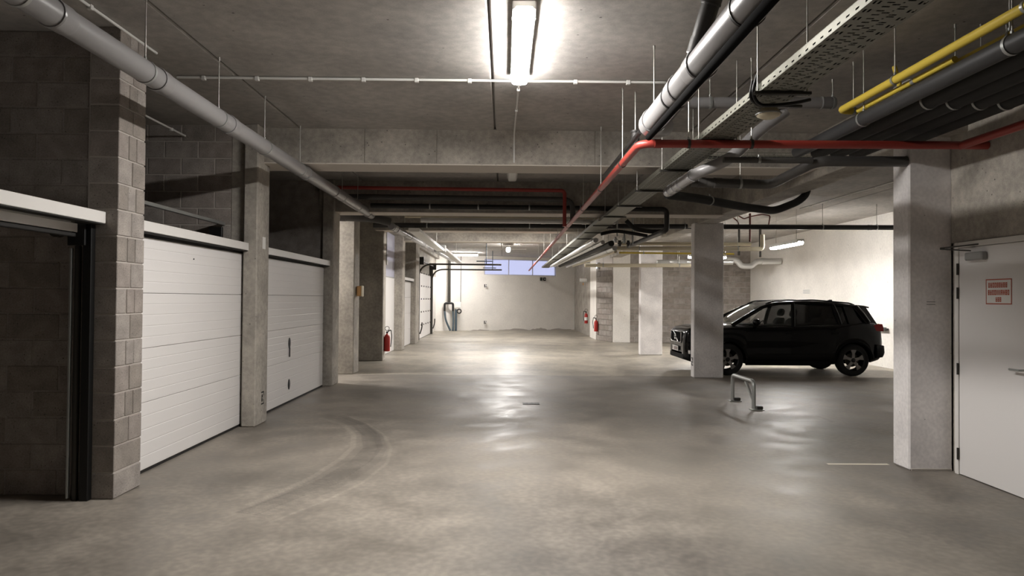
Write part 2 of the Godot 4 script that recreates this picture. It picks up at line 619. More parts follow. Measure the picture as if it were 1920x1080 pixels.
func beam(d: float, thick: float, y_face: float, y_low: float, x0: float, x1: float, label: String, joints: Array):
	var b := thing("concrete_beam", label, "beam", Vector3.ZERO, "", "structure")
	slab("beam_core", V(x0, y_face, d + 0.012), V(x1, 3.86, d + thick), M.concrete, b, 0.004)
	var e: Array = [x0] + joints + [x1]
	for i in e.size() - 1:
		slab("beam_face", V(e[i] + 0.003, y_face + 0.002, d), V(e[i + 1] - 0.003, 3.862, d + 0.05), M.concrete, b, 0.003)
	slab("soffit", V(x0 + 0.05, y_low, d - 0.004), V(x1, y_face + 0.002, d + thick + 0.01), M.soffit, b, 0.004)
	# crumbs of mortar left on the ledge
	var r := RandomNumberGenerator.new()
	r.seed = int(d * 10)
	if d < 10.0:
		var st := begin()
		for i in 70:
			var s := r.randf_range(0.006, 0.018)
			cbox(st, V(r.randf_range(x0 + 0.2, x1 - 0.2), y_face + r.randf_range(-0.006, 0.012), d - 0.001), Vector3(s * 1.6, s * 0.7, s * 0.6), 0.002)
		var o := part("mortar_crumbs", done(st), M.mortar, b)
		o.set_meta("kind", "stuff")

# blocks laid in courses on a flat face. o: lower corner, u: direction along the face, n: outward normal
func blocks(parent: Node, o: Vector3, u: Vector3, n: Vector3, length: float, courses: int, bl: float, bh: float, depth: float, seed_: int, first := 0):
	var r := RandomNumberGenerator.new()
	r.seed = seed_
	var mats := [M.block, M.block, M.block_b, M.block_c]
	for c in range(first, courses):
		var x := -bl * 0.5 if c % 2 == 1 else 0.0
		while x < length - 0.02:
			var a: float = max(x, 0.0)
			var e: float = min(x + bl, length)
			x += bl
			if e - a < 0.04:
				continue
			var w := snappedf(e - a - 0.012, 0.002)
			var m := box_mesh(Vector3(w, bh - 0.012, depth), 0.005)
			var k := part("block", m, mats[r.randi() % 4], parent, o + u * (a + e) * 0.5 + Vector3.UP * (bh * (c + 0.5)) - n * (depth * 0.5 - r.randf_range(0.0, 0.003)))
			k.rotation.y = atan2(-u.z, u.x)

# ==================================================================== left side: garages
func plain_column(called: String, a: Vector3, b: Vector3, mt: Material, label: String) -> Node3D:
	var t := thing(called, label, "column", Vector3.ZERO, "", "structure")
	slab("shaft", a, b, mt, t, 0.015)
	return t

func garage_door(d0: float, d1: float, label: String, handles: bool):
	# closed sectional door seen from the drive, four ribbed panels
	var t := thing("garage_door", label, "garage door", V(-3.35, 0, (d0 + d1) * 0.5))
	var w := d1 - d0
	var edges := [0.03, 0.655, 1.16, 1.675, 2.20]
	for i in 4:
		var st := begin()
		var y0: float = edges[i] + 0.002
		var y1: float = edges[i + 1] - 0.002
		# ribs across the panel: a profile of shallow grooves swept over the width
		var prof := [Vector2(-0.05, y0), Vector2(-0.003, y0), Vector2(0.0, y0 + 0.004)]
		var step := (y1 - y0) / 5.0
		for k in range(1, 5):
			var y := y0 + step * k
			prof.append_array([Vector2(0.0, y - 0.006), Vector2(-0.0016, y - 0.002), Vector2(-0.0016, y + 0.002), Vector2(0.0, y + 0.006)])
		prof.append_array([Vector2(0.0, y1 - 0.004), Vector2(-0.003, y1), Vector2(-0.05, y1)])
		prism(st, prof, Vector3.ZERO, Vector3.RIGHT, Vector3.UP, w)
		part("panel", done(st), M.door_white, t)
	part("bottom_seal", box_mesh(Vector3(0.04, 0.03, w), 0.004), M.door_rub, t, Vector3(-0.025, 0.016, 0))
	for s in [-1, 1]:
		part("side_seal", box_mesh(Vector3(0.03, 2.2, 0.028), 0.003), M.door_rub, t, Vector3(-0.02, 1.1, s * (w * 0.5 + 0.012)))
	part("top_seal", box_mesh(Vector3(0.03, 0.03, w + 0.04), 0.003), M.door_rub, t, Vector3(-0.02, 2.217, 0))
	if handles:
		var h := part("handle_plate", lathe([Vector2(0, 0.008), Vector2(0.03, 0.008), Vector2(0.034, 0.004), Vector2(0.034, 0.0)], Vector3.RIGHT, 18), M.black, t, Vector3(0.001, 0.93, 0.25))
		h.scale = Vector3(1, 2.6, 1.5)
		part("handle_grip", box_mesh(Vector3(0.012, 0.15, 0.045), 0.005), M.black, t, Vector3(0.008, 0.79, 0.25))
		h = part("pull_recess", lathe([Vector2(0, 0.006), Vector2(0.032, 0.006), Vector2(0.036, 0.003), Vector2(0.036, 0.0)], Vector3.RIGHT, 18), M.black, t, Vector3(0.001, 0.29, 0.25))
		h.scale = Vector3(1, 2.3, 1.5)
	else:
		part("lock_pin", lathe([Vector2(0, 0.006), Vector2(0.008, 0.006), Vector2(0.009, 0.0)], Vector3.RIGHT, 12), M.black, t, Vector3(0.001, 2.05, 0.05))

func lintel(d0: float, d1: float, label: String):
	var t := thing("door_lintel", label, "lintel")
	slab("casing", V(-3.36, 2.235, d0), V(-3.245, 2.33, d1), M.white_steel, t, 0.004)
	slab("lip", V(-3.36, 2.225, d0), V(-3.255, 2.234, d1), M.door_rub, t, 0.002)

func left_side():
	var z3 := Vector3.BACK
	# block pier between the open garage and the closed one beside it
	var p := thing("block_pier", "grey concrete-block pier between the open garage and a white door", "pier", Vector3.ZERO, "", "structure")
	slab("mortar_core", V(-3.40, 0, 5.76), V(-3.158, 3.85, 6.17), M.mortar, p, 0.004)
	var mats := [M.block, M.block_b, M.block_c]
	for c in 18:
		var cuts := [5.75, 5.965, 6.18] if c % 2 == 0 else [5.75, 5.905, 6.03, 6.18]
		if c < 2:
			cuts = [5.75, 6.18]
		for i in cuts.size() - 1:
			var w: float = cuts[i + 1] - cuts[i]
			var y := c * 0.2139
			part("block", box_mesh(Vector3(0.24, 0.2029, w - 0.011), 0.005), mats[rng.randi() % 3], p, V(-3.27 + rng.randf_range(-0.002, 0.002), y + 0.107, (cuts[i] + cuts[i + 1]) * 0.5))
	# partition between the garages, the face towards the open garage is built of blocks
	var w := thing("wall_partition_open_garage", "dark block wall inside the open garage", "wall", Vector3.ZERO, "", "structure")
	slab("mortar_core", V(-9.0, 0, 5.874), V(-3.40, 3.85, 6.05), M.block, w)
	blocks(w, V(-5.83, 0, 5.87), Vector3.RIGHT, Vector3.BACK, 2.43, 18, 0.43, 0.2139, 0.06, 5)
	slab("block_face", V(-9.0, 0, 5.872), V(-5.84, 3.85, 5.9), M.block, w)
	w = thing("wall_partition_closed_garage", "block wall seen above the first closed garage door", "wall", Vector3.ZERO, "", "structure")
	slab("mortar_core", V(-9.0, 0, 9.055), V(-3.30, 3.85, 9.35), M.mortar, w)
	blocks(w, V(-6.09, 0, 9.05), Vector3.RIGHT, Vector3.BACK, 2.58, 18, 0.43, 0.2139, 0.06, 6, 10)
	slab("block_face", V(-9.0, 0, 9.05), V(-6.1, 3.85, 9.08), M.block, w)
	slab("block_face", V(-6.09, 0, 9.05), V(-3.5, 2.13, 9.08), M.block, w)
	slab("concrete_strip", V(-3.51, 0, 9.045), V(-3.30, 3.85, 9.1), M.concrete, w)
	w = thing("wall_partition_second_garage", "dark block wall inside the garage with the black handles", "wall", Vector3.ZERO, "", "structure")
	slab("wall_slab", V(-9.0, 0, 13.3), V(-3.36, 3.85, 13.5), M.block, w)
	# concrete columns along the garage fronts
	plain_column("concrete_column", V(-3.32, 0, 8.95), V(-3.14, 3.85, 9.40), M.concrete, "concrete column carrying a small white paper between two garage doors")
	plain_column("concrete_column", V(-3.40, 0, 13.13), V(-3.19, 3.85, 13.62), M.concrete, "concrete column beside the garage door with black handles")
	plain_column("concrete_pier", V(-9.0, 0, 15.18), V(-3.235, 3.85, 15.72), M.concrete, "wide concrete pier with a small amber box on its edge")
	plain_column("concrete_pier", V(-9.0, 0, 18.40), V(-3.16, 3.85, 18.75), M.concrete, "dark concrete wall end beside the red fire extinguisher")
	plain_column("concrete_column", V(-3.6, 0, 22.15), V(-3.20, 3.85, 22.65), M.concrete, "concrete column between the tall grey panel and a narrow white garage door")
	plain_column("concrete_column", V(-3.7, 0, 25.3), V(-3.18, 3.85, 26.3), M.concrete, "concrete column beside the sectional gate")
	# far partitions, so that each garage is closed
	w = thing("wall_partition_far", "block walls between the garages furthest from the block pier", "wall", Vector3.ZERO, "", "structure")
	for d in [22.3, 26.0]:
		slab("wall_slab", V(-9.0, 0, d), V(-3.55, 3.85, d + 0.2), M.block, w)
	w = thing("wall_partition_near", "block wall on the near side of the open garage", "wall", Vector3.ZERO, "", "structure")
	slab("wall_slab", V(-9.0, 0, 2.55), V(-3.15, 3.85, 2.95), M.block, w)
	slab("wall_slab", V(-3.4, 0, -4.0), V(-3.2, 3.85, 2.55), M.block, w)
	# lintels and closed doors
	lintel(2.95, 5.75, "white steel lintel over the open garage")
	lintel(6.18, 8.95, "white steel lintel over the plain white garage door")
	lintel(9.40, 13.12, "white steel lintel over the garage door with black handles")
	garage_door(6.30, 9.02, "white ribbed garage door between the block pier and a concrete column", false)
	garage_door(9.50, 13.06, "white ribbed garage door with two black handles", true)
	# the open garage: door pushed up under its rails
	var t := thing("open_garage_door", "white sectional door pushed up in the dark open garage", "garage door")
	var path := [Vector2(-3.46, 2.155), Vector2(-3.53, 2.27), Vector2(-3.75, 2.37), Vector2(-4.25, 2.42), Vector2(-4.77, 2.43), Vector2(-5.29, 2.44)]
	for i in path.size() - 1:
		var a: Vector2 = path[i]
		var b: Vector2 = path[i + 1]
		var dir := (b - a).normalized()
		var nn := Vector2(-dir.y, dir.x) * 0.02
		part("panel", prism_mesh([a - nn + dir * 0.003, b - nn - dir * 0.003, b + nn - dir * 0.003, a + nn + dir * 0.003], V(0, 0, 4.38), Vector3.RIGHT, Vector3.UP, 2.62), M.door_white, t)
	part("bottom_seal", box_mesh(Vector3(0.05, 0.035, 2.62), 0.006), M.door_rub, t, V(-3.455, 2.135, 4.38))
	part("bottom_rail", box_mesh(Vector3(0.012, 0.07, 2.6), 0.003), M.white_steel, t, V(-3.425, 2.19, 4.38))
	t = thing("door_track", "dark steel track with a pale edge standing in the open garage", "door track")
	slab("frame", V(-3.40, 0, 5.70), V(-3.33, 2.24, 5.76), M.black, t, 0.004)
	part("guide_rail", tube_mesh([V(-3.46, 0.0, 5.745), V(-3.46, 2.05, 5.745)], 0.026, 12), M.steel_dark, t)
	slab("rail_edge", V(-3.505, 0.02, 5.70), V(-3.488, 2.03, 5.73), M.galv, t, 0.002)
	part("rail_curve", tube_mesh(fillet([V(-3.46, 2.0, 5.745), V(-3.46, 2.36, 5.745), V(-5.6, 2.36, 5.745)], 0.28), 0.022, 10), M.steel_dark, t)
	slab("bearing_plate", V(-3.50, 2.05, 5.66), V(-3.36, 2.235, 5.68), M.black, t, 0.004)
	part("cable_drum", lathe([Vector2(0, -0.03), Vector2(0.06, -0.03), Vector2(0.06, -0.02), Vector2(0.045, -0.015), Vector2(0.045, 0.015), Vector2(0.06, 0.02), Vector2(0.06, 0.03), Vector2(0, 0.03)], Vector3.BACK, 18), M.steel_dark, t, V(-3.55, 2.17, 5.62))
	# rail and shaft above the first closed door
	t = thing("door_shaft_rail", "grey steel bar above the lintel of the plain white garage door", "steel bar")
	slab("bar", V(-3.62, 2.56, 6.2), V(-3.58, 2.60, 9.04), M.galv, t, 0.004)
	part("spring_shaft", tube_mesh([V(-3.75, 2.42, 6.2), V(-3.75, 2.42, 9.04)], 0.014, 10), M.black, t)
	part("bracket", box_mesh(Vector3(0.12, 0.10, 0.05), 0.006), M.black, t, V(-3.70, 2.44, 6.85))
	part("bracket", box_mesh(Vector3(0.16, 0.14, 0.05), 0.006), M.black, t, V(-3.66, 2.46, 8.95))
	# conduits
	conduit([V(-3.15, 3.835, 2.0), V(-3.15, 3.835, 6.34)], 0.012, 0.95, "white conduit on the ceiling ending above the block pier")
	conduit([V(-3.28, 3.832, 7.02), V(1.62, 3.832, 7.02), V(1.75, 3.832, 7.3)], 0.013, 0.53, "white conduit with clips running across the ceiling past the lit batten")
	conduit([V(-4.1, 3.70, 7.6), V(-4.1, 3.70, 9.02)], 0.012, 0.7, "thin conduit over the first closed garage")
	conduit([V(0.13, 3.802, 6.8), V(0.11, 3.802, 9.14), V(0.11, 3.42, 9.15)], 0.010, 0.8, "thin conduit from the lit batten down the beam face")
	conduit([V(0.16, 3.835, 3.0), V(0.16, 3.835, 5.06)], 0.012, 0.6, "conduit pair feeding the lit batten", 0.03)
	# far left: tall panel and narrow door, extinguisher
	t = thing("tall_door", "white door under a tall grey-violet panel past the dark wall end", "door")
	slab("leaf", V(-3.50, 0.01, 19.0), V(-3.46, 2.26, 22.14), M.door_white, t)
	slab("upper_panel", V(-3.50, 2.28, 19.0), V(-3.465, 3.6, 22.14), mat(c8(176, 176, 192), 0.5), t)
	slab("frame", V(-3.52, 2.255, 19.0), V(-3.45, 2.285, 22.14), M.grey_plastic, t)
	slab("jamb", V(-3.52, 0, 18.75), V(-3.2, 3.85, 19.0), M.concrete, t)
	t = thing("narrow_garage_door", "narrow white garage door before the sectional gate", "garage door")
	for i in 4:
		slab("panel", V(-3.40, 0.02 + i * 0.55, 22.66), V(-3.36, 0.02 + (i + 1) * 0.55 - 0.005, 25.28), M.door_white, t)
	lintel(22.66, 25.29, "white steel lintel over the narrow garage door")
	# sectional gate of the car park, seen from inside
	t = thing("sectional_gate", "white sectional gate with dark rails at the end of the aisle", "gate")
	for i in 5:
		slab("panel", V(-3.46, 0.02 + i * 0.53, 27.5), V(-3.40, 0.02 + (i + 1) * 0.53 - 0.006, 32.4), M.door_white, t)
		for k in 6:
			slab("hinge", V(-3.40, 0.52 + i * 0.53, 27.9 + k * 0.85), V(-3.375, 0.58 + i * 0.53, 27.98 + k * 0.85), M.steel_dark, t, 0.003)
	for d in [27.45, 32.45]:
		part("guide_rail", tube_mesh(fillet([V(-3.34, 0, d), V(-3.34, 2.97, d), V(-0.13, 2.97, d)], 0.55, 9), 0.035, 10), M.steel_dark, t)
		slab("rail_post", V(-3.46, 0, d - 0.05), V(-3.30, 3.1, d + 0.05), M.steel_dark, t)
		slab("spring_plate", V(-3.46, 2.95, d - 0.06), V(-3.15, 3.25, d + 0.06), M.black, t)
		part("foot_bracket", tube_mesh(fillet([V(-3.28, 0.25, d), V(-3.2, 0.5, d), V(-3.2, 0.7, d)], 0.1), 0.025, 8), M.steel_dark, t)
	part("spring_shaft", tube_mesh([V(-3.3, 3.12, 27.4), V(-3.3, 3.12, 32.5)], 0.03, 10), M.black, t)
	for x in [-0.72, -0.56]:
		part("hanger_rod", tube_mesh([V(x, 2.95, 27.45 if x < -0.6 else 32.45), V(x, 3.85, 27.45 if x < -0.6 else 32.45)], 0.018, 8), M.hose, t)
	part("cross_bar", tube_mesh([V(-1.1, 3.1, 27.45), V(-0.45, 3.1, 27.45)], 0.02, 8), M.hose, t)
	part("cross_bar", tube_mesh([V(-1.0, 3.06, 32.45), V(-0.4, 3.06, 32.45)], 0.02, 8), M.hose, t)
	w = thing("wall_gate", "concrete wall around the sectional gate", "wall", Vector3.ZERO, "", "structure")
	slab("wall_slab", V(-3.7, 2.7, 26.3), V(-3.46, 3.85, 36.5), M.concrete, w)
	slab("wall_slab", V(-3.7, 0, 26.3), V(-3.46, 2.7, 27.5), M.concrete, w)
	slab("wall_slab", V(-3.7, 0, 32.4), V(-3.46, 2.7, 36.5), M.white_wall, w)
	w = thing("wall_passage", "block wall at the rear of the side passage", "wall", Vector3.ZERO, "", "structure")
	slab("wall_slab", V(-7.2, 0, 13.5), V(-7.0, 3.85, 15.18), M.block, w)

func conduit(pts: Array, r: float, pitch: float, label: String, twin := 0.0):
	var t := thing("conduit", label, "conduit")
	part("pipe_run", tube_mesh(fillet(pts, 0.05, 4), r, 10), M.white_plastic, t)
	if twin > 0.0:
		var q := []
		for p in pts:
			q.append(p + Vector3(twin, 0, 0))
		part("pipe_run", tube_mesh(q, r, 10), M.white_plastic, t)
	var a: Vector3 = pts[0]
	var b: Vector3 = pts[1]
	var n := int(a.distance_to(b) / pitch)
	var along := (b - a).normalized()
	for i in n:
		var s := Vector3(r * 3.0, r * 3.2, r * 3.0)
		part("clip", box_mesh(s, 0.003), M.white_plastic, t, a + along * pitch * (i + 0.5) - Vector3(0, r * 0.5, 0))

# ==================================================================== right side
func right_side():
	var t := plain_column("white_column", V(3.965, 0, 6.86), V(4.395, 3.85, 7.15), M.paint_col, "white-painted column with scuffs beside the white door")
	slab("worn_foot", V(3.985, 0.0, 6.852), V(4.385, 0.022, 6.862), M.mortar, t, 0.003)
	plain_column("white_column", V(4.03, 0, 14.92), V(4.66, 3.30, 15.18), M.paint_col, "white-painted column standing before the nose of the black car")
	plain_column("white_column", V(4.06, 0, 20.98), V(4.72, 3.30, 21.25), M.paint_col, "white-painted column between the black car and the striped block wall")
	# wall with the door
	var w := thing("wall_right", "concrete wall above and beside the white door", "wall", Vector3.ZERO, "", "structure")
	slab("wall_slab", V(4.38, 2.225, 5.70), V(4.60, 3.85, 6.86), M.concrete, w, 0.004)
	slab("wall_slab", V(4.38, 0, -4.0), V(4.60, 3.85, 5.69), M.concrete, w, 0.004)
	slab("wall_slab", V(4.40, 0, 6.775), V(4.60, 2.222, 6.86), M.concrete, w, 0.004)
	w = thing("wall_bay_front", "wall closing the parking bay behind the door", "wall", Vector3.ZERO, "", "structure")
	slab("wall_slab", V(4.40, 0, 7.16), V(9.7, 3.85, 7.35), M.white_wall, w)
	w = thing("wall_bay", "white wall behind the black car", "wall", Vector3.ZERO, "", "structure")
	slab("wall_slab", V(9.5, 0, -4.1), V(9.7, 3.86, 27.3), M.white_wall, w)
	var d := thing("door_1", "white steel door with a red-lettered notice and a closer", "door", Vector3.ZERO, "", "structure")
	slab("leaf", V(4.365, 0.008, 5.78), V(4.41, 2.165, 6.712), M.door_white, d, 0.003)
	slab("jamb", V(4.355, 0, 6.716), V(4.45, 2.222, 6.772), M.white_steel, d, 0.004)
	slab("jamb", V(4.355, 0, 5.70), V(4.45, 2.222, 5.776), M.white_steel, d, 0.004)
	slab("head", V(4.355, 2.169, 5.776), V(4.45, 2.222, 6.716), M.white_steel, d, 0.004)
	slab("stop", V(4.41, 0, 5.7), V(4.5, 2.2, 6.75), M.black, d)
	for y in [1.965, 1.735, 1.01, 0.20]:
		part("hinge", tube_mesh([V(4.352, y - 0.055, 6.716), V(4.352, y + 0.055, 6.716)], 0.011, 10), M.steel_dark, d)
	var c := part("closer", box_mesh(Vector3(0.06, 0.075, 0.24), 0.01), M.grey_plastic, d, V(4.335, 2.075, 6.43))
	part("closer_arm", tube_mesh([V(4.30, 2.125, 6.45), V(4.20, 2.16, 6.74)], 0.007, 8), M.steel_dark, c, -c.position)
	part("closer_arm", tube_mesh([V(4.20, 2.168, 6.74), V(4.36, 2.185, 6.42)], 0.007, 8), M.steel_dark, c, -c.position)
	part("handle", tube_mesh(fillet([V(4.36, 1.08, 5.86), V(4.31, 1.08, 5.86), V(4.31, 1.08, 5.97)], 0.02, 4), 0.010, 8), M.galv, d)
	# notice on the door
	var n := thing("door_notice", "white notice with rows of red lettering on the white door", "sign", V(4.3635, 1.745, 6.17))
	part("plate", box_mesh(Vector3(0.003, 0.225, 0.325), 0.001), M.paper, n)
	for q in [[0.0, 0.108, 0.325, 0.009], [0.0, -0.108, 0.325, 0.009]]:
		part("border", box_mesh(Vector3(0.002, q[3], q[2]), 0.0003), M.sign_red, n, Vector3(-0.002, q[1], 0))
	for s in [-1, 1]:
		part("border", box_mesh(Vector3(0.002, 0.225, 0.008), 0.0003), M.sign_red, n, Vector3(-0.002, 0, s * 0.158))
	glyph_row(n, Vector3(-0.002, 0.058, -0.01), 9, 0.245, 0.045)
	glyph_row(n, Vector3(-0.002, -0.008, 0.0), 10, 0.275, 0.045)
	glyph_row(n, Vector3(-0.002, -0.070, 0.0), 3, 0.075, 0.042)

func glyph_row(parent: Node, at: Vector3, count: int, width: float, height: float):
	# blurred capitals: blocks of strokes, one part for each
	var st := begin()
	var w := width / count
	var r := RandomNumberGenerator.new()
	r.seed = count * 31
	for i in count:
		var z := -width * 0.5 + w * (i + 0.5)
		cbox(st, Vector3(0, 0, z - w * 0.28), Vector3(0.002, height, w * 0.26), 0.0)
		cbox(st, Vector3(0, 0, z + w * 0.22), Vector3(0.002, height, w * 0.24), 0.0)
		for y in [-0.4, 0.0, 0.4]:
			if r.randf() < 0.7:
				cbox(st, Vector3(0, height * y, z), Vector3(0.0018, height * 0.2, w * 0.7), 0.0)
	part("lettering", done(st), M.sign_red, parent, at)

# ==================================================================== far end
func far_end():
	var w := thing("wall_far", "white wall at the end of the aisle with a high window", "wall", V(0.25, 0, 36.8), "", "structure")
	w.rotation.y = atan2(2.8, 7.5)
	var wins := [-1.38, 2.69, 2.88, 3.70]
	for q in [[-4.2, 4.2, 0.0, 2.88], [-4.2, -1.38, 2.88, 3.70], [2.69, 4.2, 2.88, 3.70], [-4.2, 4.2, 3.70, 3.86]]:
		part("wall_slab", box_mesh(Vector3(q[1] - q[0], q[3] - q[2], 0.25), 0.002), M.white_wall, w, Vector3((q[0] + q[1]) * 0.5, (q[2] + q[3]) * 0.5, -0.125))
	# stained patches of bare render along the foot of the wall
	for q in [[0.25, 1.6, 0.10], [1.7, 0.9, 0.15], [3.0, 1.2, 0.09], [-1.6, 1.0, 0.07]]:
		var poly := [Vector2(-q[1] * 0.5, 0.0)]
		for i in 9:
			var f: float = i / 8.0
			poly.append(Vector2((f - 0.5) * q[1], q[2] * (0.35 + rng.randf() * 0.65) * sin(PI * (0.1 + 0.8 * f))))
		poly.append(Vector2(q[1] * 0.5, 0.0))
		part("bare_patch", prism_mesh(poly, Vector3(q[0], 0.0, 0.002), Vector3.RIGHT, Vector3.UP, 0.004), M.mortar, w)
	var wn := thing("window_1", "high window with bluish daylight in the end wall", "window", V(0.25, 0, 36.8), "", "structure")
	wn.rotation.y = w.rotation.y
	for i in 3:
		var x0 := -1.38 + 4.07 / 3.0 * i
		part("pane", box_mesh(Vector3(4.07 / 3.0 - 0.05, 0.75, 0.012), 0.002), M.glass, wn, Vector3(x0 + 4.07 / 6.0, 3.29, -0.06))
	for x in [-1.36, -1.38 + 4.07 / 3.0, -1.38 + 8.14 / 3.0, 2.67]:
		part("mullion", box_mesh(Vector3(0.04, 0.82, 0.05), 0.004), mat(c8(196, 196, 214), 0.4), wn, Vector3(x, 3.29, -0.06))
	for y in [2.895, 3.685]:
		part("rail", box_mesh(Vector3(4.07, 0.035, 0.05), 0.004), mat(c8(196, 196, 214), 0.4), wn, Vector3(0.655, y, -0.06))
	# walls of the far corner
	w = thing("wall_exit_side", "shaded concrete wall with an extinguisher beside the end wall", "wall", Vector3.ZERO, "", "structure")
	slab("wall_slab", V(3.80, 0, 30.75), V(4.1, 3.86, 38.6), M.concrete, w)
	slab("wall_slab", V(3.745, 0, 28.75), V(4.1, 3.86, 30.74), M.white_wall, w)
	w = thing("wall_blocks", "block wall behind the white columns with a painted white stripe", "wall", Vector3.ZERO, "", "structure")
	slab("mortar_core", V(4.2, 0, 27.11), V(9.5, 3.86, 27.3), M.mortar, w)
	blocks(w, V(4.16, 0, 27.10), Vector3.RIGHT, Vector3.BACK, 5.34, 14, 0.43, 0.2139, 0.06, 11)
	slab("upper_face", V(4.16, 3.0, 27.10), V(9.5, 3.86, 27.2), M.block, w)
	slab("painted_stripe", V(4.18, 0, 27.07), V(4.84, 3.86, 27.11), M.white_wall, w)
	var u := Vector3(0.41, 0, 1.6).normalized()
	var n := Vector3(-u.z, 0, u.x)
	blocks(w, V(3.74, 0, 28.7), u, n, 1.65, 14, 0.43, 0.2139, 0.06, 12)
	part("mortar_core", prism_mesh([Vector2(3.76, -28.75), Vector2(4.17, -27.12), Vector2(4.4, -27.2), Vector2(4.2, -28.9)], Vector3(0, 1.93, 0), Vector3.RIGHT, Vector3.BACK, 3.86), M.mortar, w)
	# pump box, hoses and rising pipe on the end wall
	var t := thing("rising_pipe", "dark pipe dropping to two hoses on the end wall", "pipe")
	part("pipe_run", tube_mesh([V(-2.78, 3.8, 35.45), V(-2.78, 1.42, 35.45)], 0.07, 12), M.steel_dark, t)
	part("manifold", tube_mesh(fillet([V(-3.0, 1.0, 35.4), V(-3.0, 1.40, 35.4), V(-2.58, 1.40, 35.4), V(-2.58, 1.0, 35.4)], 0.1), 0.055, 10), M.black, t)
	part("hose", tube_mesh(fillet([V(-3.0, 1.0, 35.4), V(-2.95, 0.55, 35.4), V(-2.7, 0.02, 35.4)], 0.35), 0.05, 10), M.hose, t)
	part("hose", tube_mesh(fillet([V(-2.58, 1.0, 35.4), V(-2.55, 0.5, 35.4), V(-2.58, 0.01, 35.4)], 0.3), 0.045, 10), M.hose, t)
	part("drain_pipe", tube_mesh([V(-2.43, 1.1, 35.45), V(-2.43, 0.01, 35.45)], 0.06, 10), M.hose, t)
	t = thing("control_box", "white control box with a black hose ring below it on the end wall", "control box")
	slab("cabinet", V(-2.52, 1.15, 35.35), V(-2.18, 1.46, 35.55), M.white_plastic, t, 0.012)
	slab("cover", V(-2.49, 1.18, 35.335), V(-2.21, 1.43, 35.35), M.white_plastic, t, 0.006)
	part("hose_ring", tube_mesh(ring_path(V(-2.27, 1.0, 35.4), 0.10, Vector3.RIGHT, Vector3.UP), 0.03, 8, false), M.black, t)
	part("cable", tube_mesh([V(-2.2, 1.45, 35.45), V(-2.2, 3.84, 35.45)], 0.014, 8), M.steel_dark, t)
	for q in [[-0.98, 2.30, 36.26, "small dark pictogram plate high on the end wall beside the window"], [-0.98, 0.42, 36.26, "small dark pictogram plate low on the end wall"]]:
		t = thing("pictogram_plate", q[3], "sign", V(q[0], q[1], q[2] - 0.03))
		t.rotation.y = w.rotation.y + atan2(2.8, 7.5)
		part("plate", box_mesh(Vector3(0.16, 0.18, 0.006), 0.001), M.paper, t)
		part("mark", box_mesh(Vector3(0.05, 0.16, 0.003), 0.0005), M.ink, t, Vector3(-0.045, 0, 0.005))
		part("mark", box_mesh(Vector3(0.04, 0.07, 0.003), 0.0005), M.ink, t, Vector3(0.025, -0.04, 0.005))
		part("mark", box_mesh(Vector3(0.03, 0.05, 0.003), 0.0005), M.ink, t, Vector3(0.04, 0.05, 0.005))
	t = thing("pictogram_plate", "pair of dark pictogram plates under the window corner on the end wall", "sign", V(2.05, 2.70, 37.4))
	t.rotation.y = atan2(2.8, 7.5)
	part("plate", box_mesh(Vector3(0.14, 0.18, 0.006), 0.001), mat(c8(60, 66, 58), 0.6), t, Vector3(-0.11, 0, 0))
	part("plate", box_mesh(Vector3(0.16, 0.18, 0.006), 0.001), M.ink, t, Vector3(0.08, 0, 0))
	part("mark", box_mesh(Vector3(0.05, 0.05, 0.003), 0.0005), M.paper, t, Vector3(0.09, 0.0, 0.005))

func ring_path(c: Vector3, r: float, u: Vector3, v: Vector3) -> Array:
	var p := []
	for k in 25:
		var a := TAU * k / 24.0
		p.append(c + (u * cos(a) + v * sin(a)) * r)
	return p

# ==================================================================== pipes, trays and cables
func pipe(label: String, pts: Array, r: float, mt: Material, o := {}) -> Node3D:
	var t := thing(o.get("name", "pipe"), label, o.get("category", "pipe"), Vector3.ZERO, o.get("group", ""))
	part("pipe_run", tube_mesh(fillet(pts, o.get("bend", r * 2.2), 6), r, o.get("seg", 16)), mt, t)
	var at := func(q) -> Array:
		var a: Vector3 = pts[q[0]]
		var b: Vector3 = pts[q[0] + 1]
		var dir := (b - a).normalized()
		return [a + dir * q[1], dir]
	for q in o.get("sockets", []):
		var s: Array = at.call(q)
		var l: float = r * 0.9
		var prof := [Vector2(r * 0.99, -l), Vector2(r * 1.10, -l), Vector2(r * 1.13, -l * 0.8), Vector2(r * 1.08, -l * 0.6), Vector2(r * 1.08, l * 0.7), Vector2(r * 1.04, l), Vector2(r * 0.99, l)]
		part("socket", lathe(prof, s[1], 20), o.get("socket_mat", mt), t, s[0])
	for q in o.get("clamps", []) + o.get("hangers", []):
		var s: Array = at.call(q)
		part("clamp", lathe([Vector2(r * 1.0, -0.012), Vector2(r + 0.006, -0.012), Vector2(r + 0.006, 0.012), Vector2(r * 1.0, 0.012)], s[1], 20), o.get("clamp_mat", M.galv), t, s[0])
		part("clamp_bolt", box_mesh(Vector3(0.018, 0.03, 0.018), 0.003), M.galv, t, s[0] + Vector3(0, r + 0.012, 0))
	for q in o.get("hangers", []):
		var s: Array = at.call(q)
		var p: Vector3 = s[0]
		part("hanger_rod", tube_mesh([p + Vector3(0, r, 0), Vector3(p.x, 3.852, p.z)], 0.0055, 8), M.rod, t)
		part("ceiling_anchor", tube_mesh([Vector3(p.x, 3.815, p.z), Vector3(p.x, 3.852, p.z)], 0.010, 8), M.rod, t)
	return t

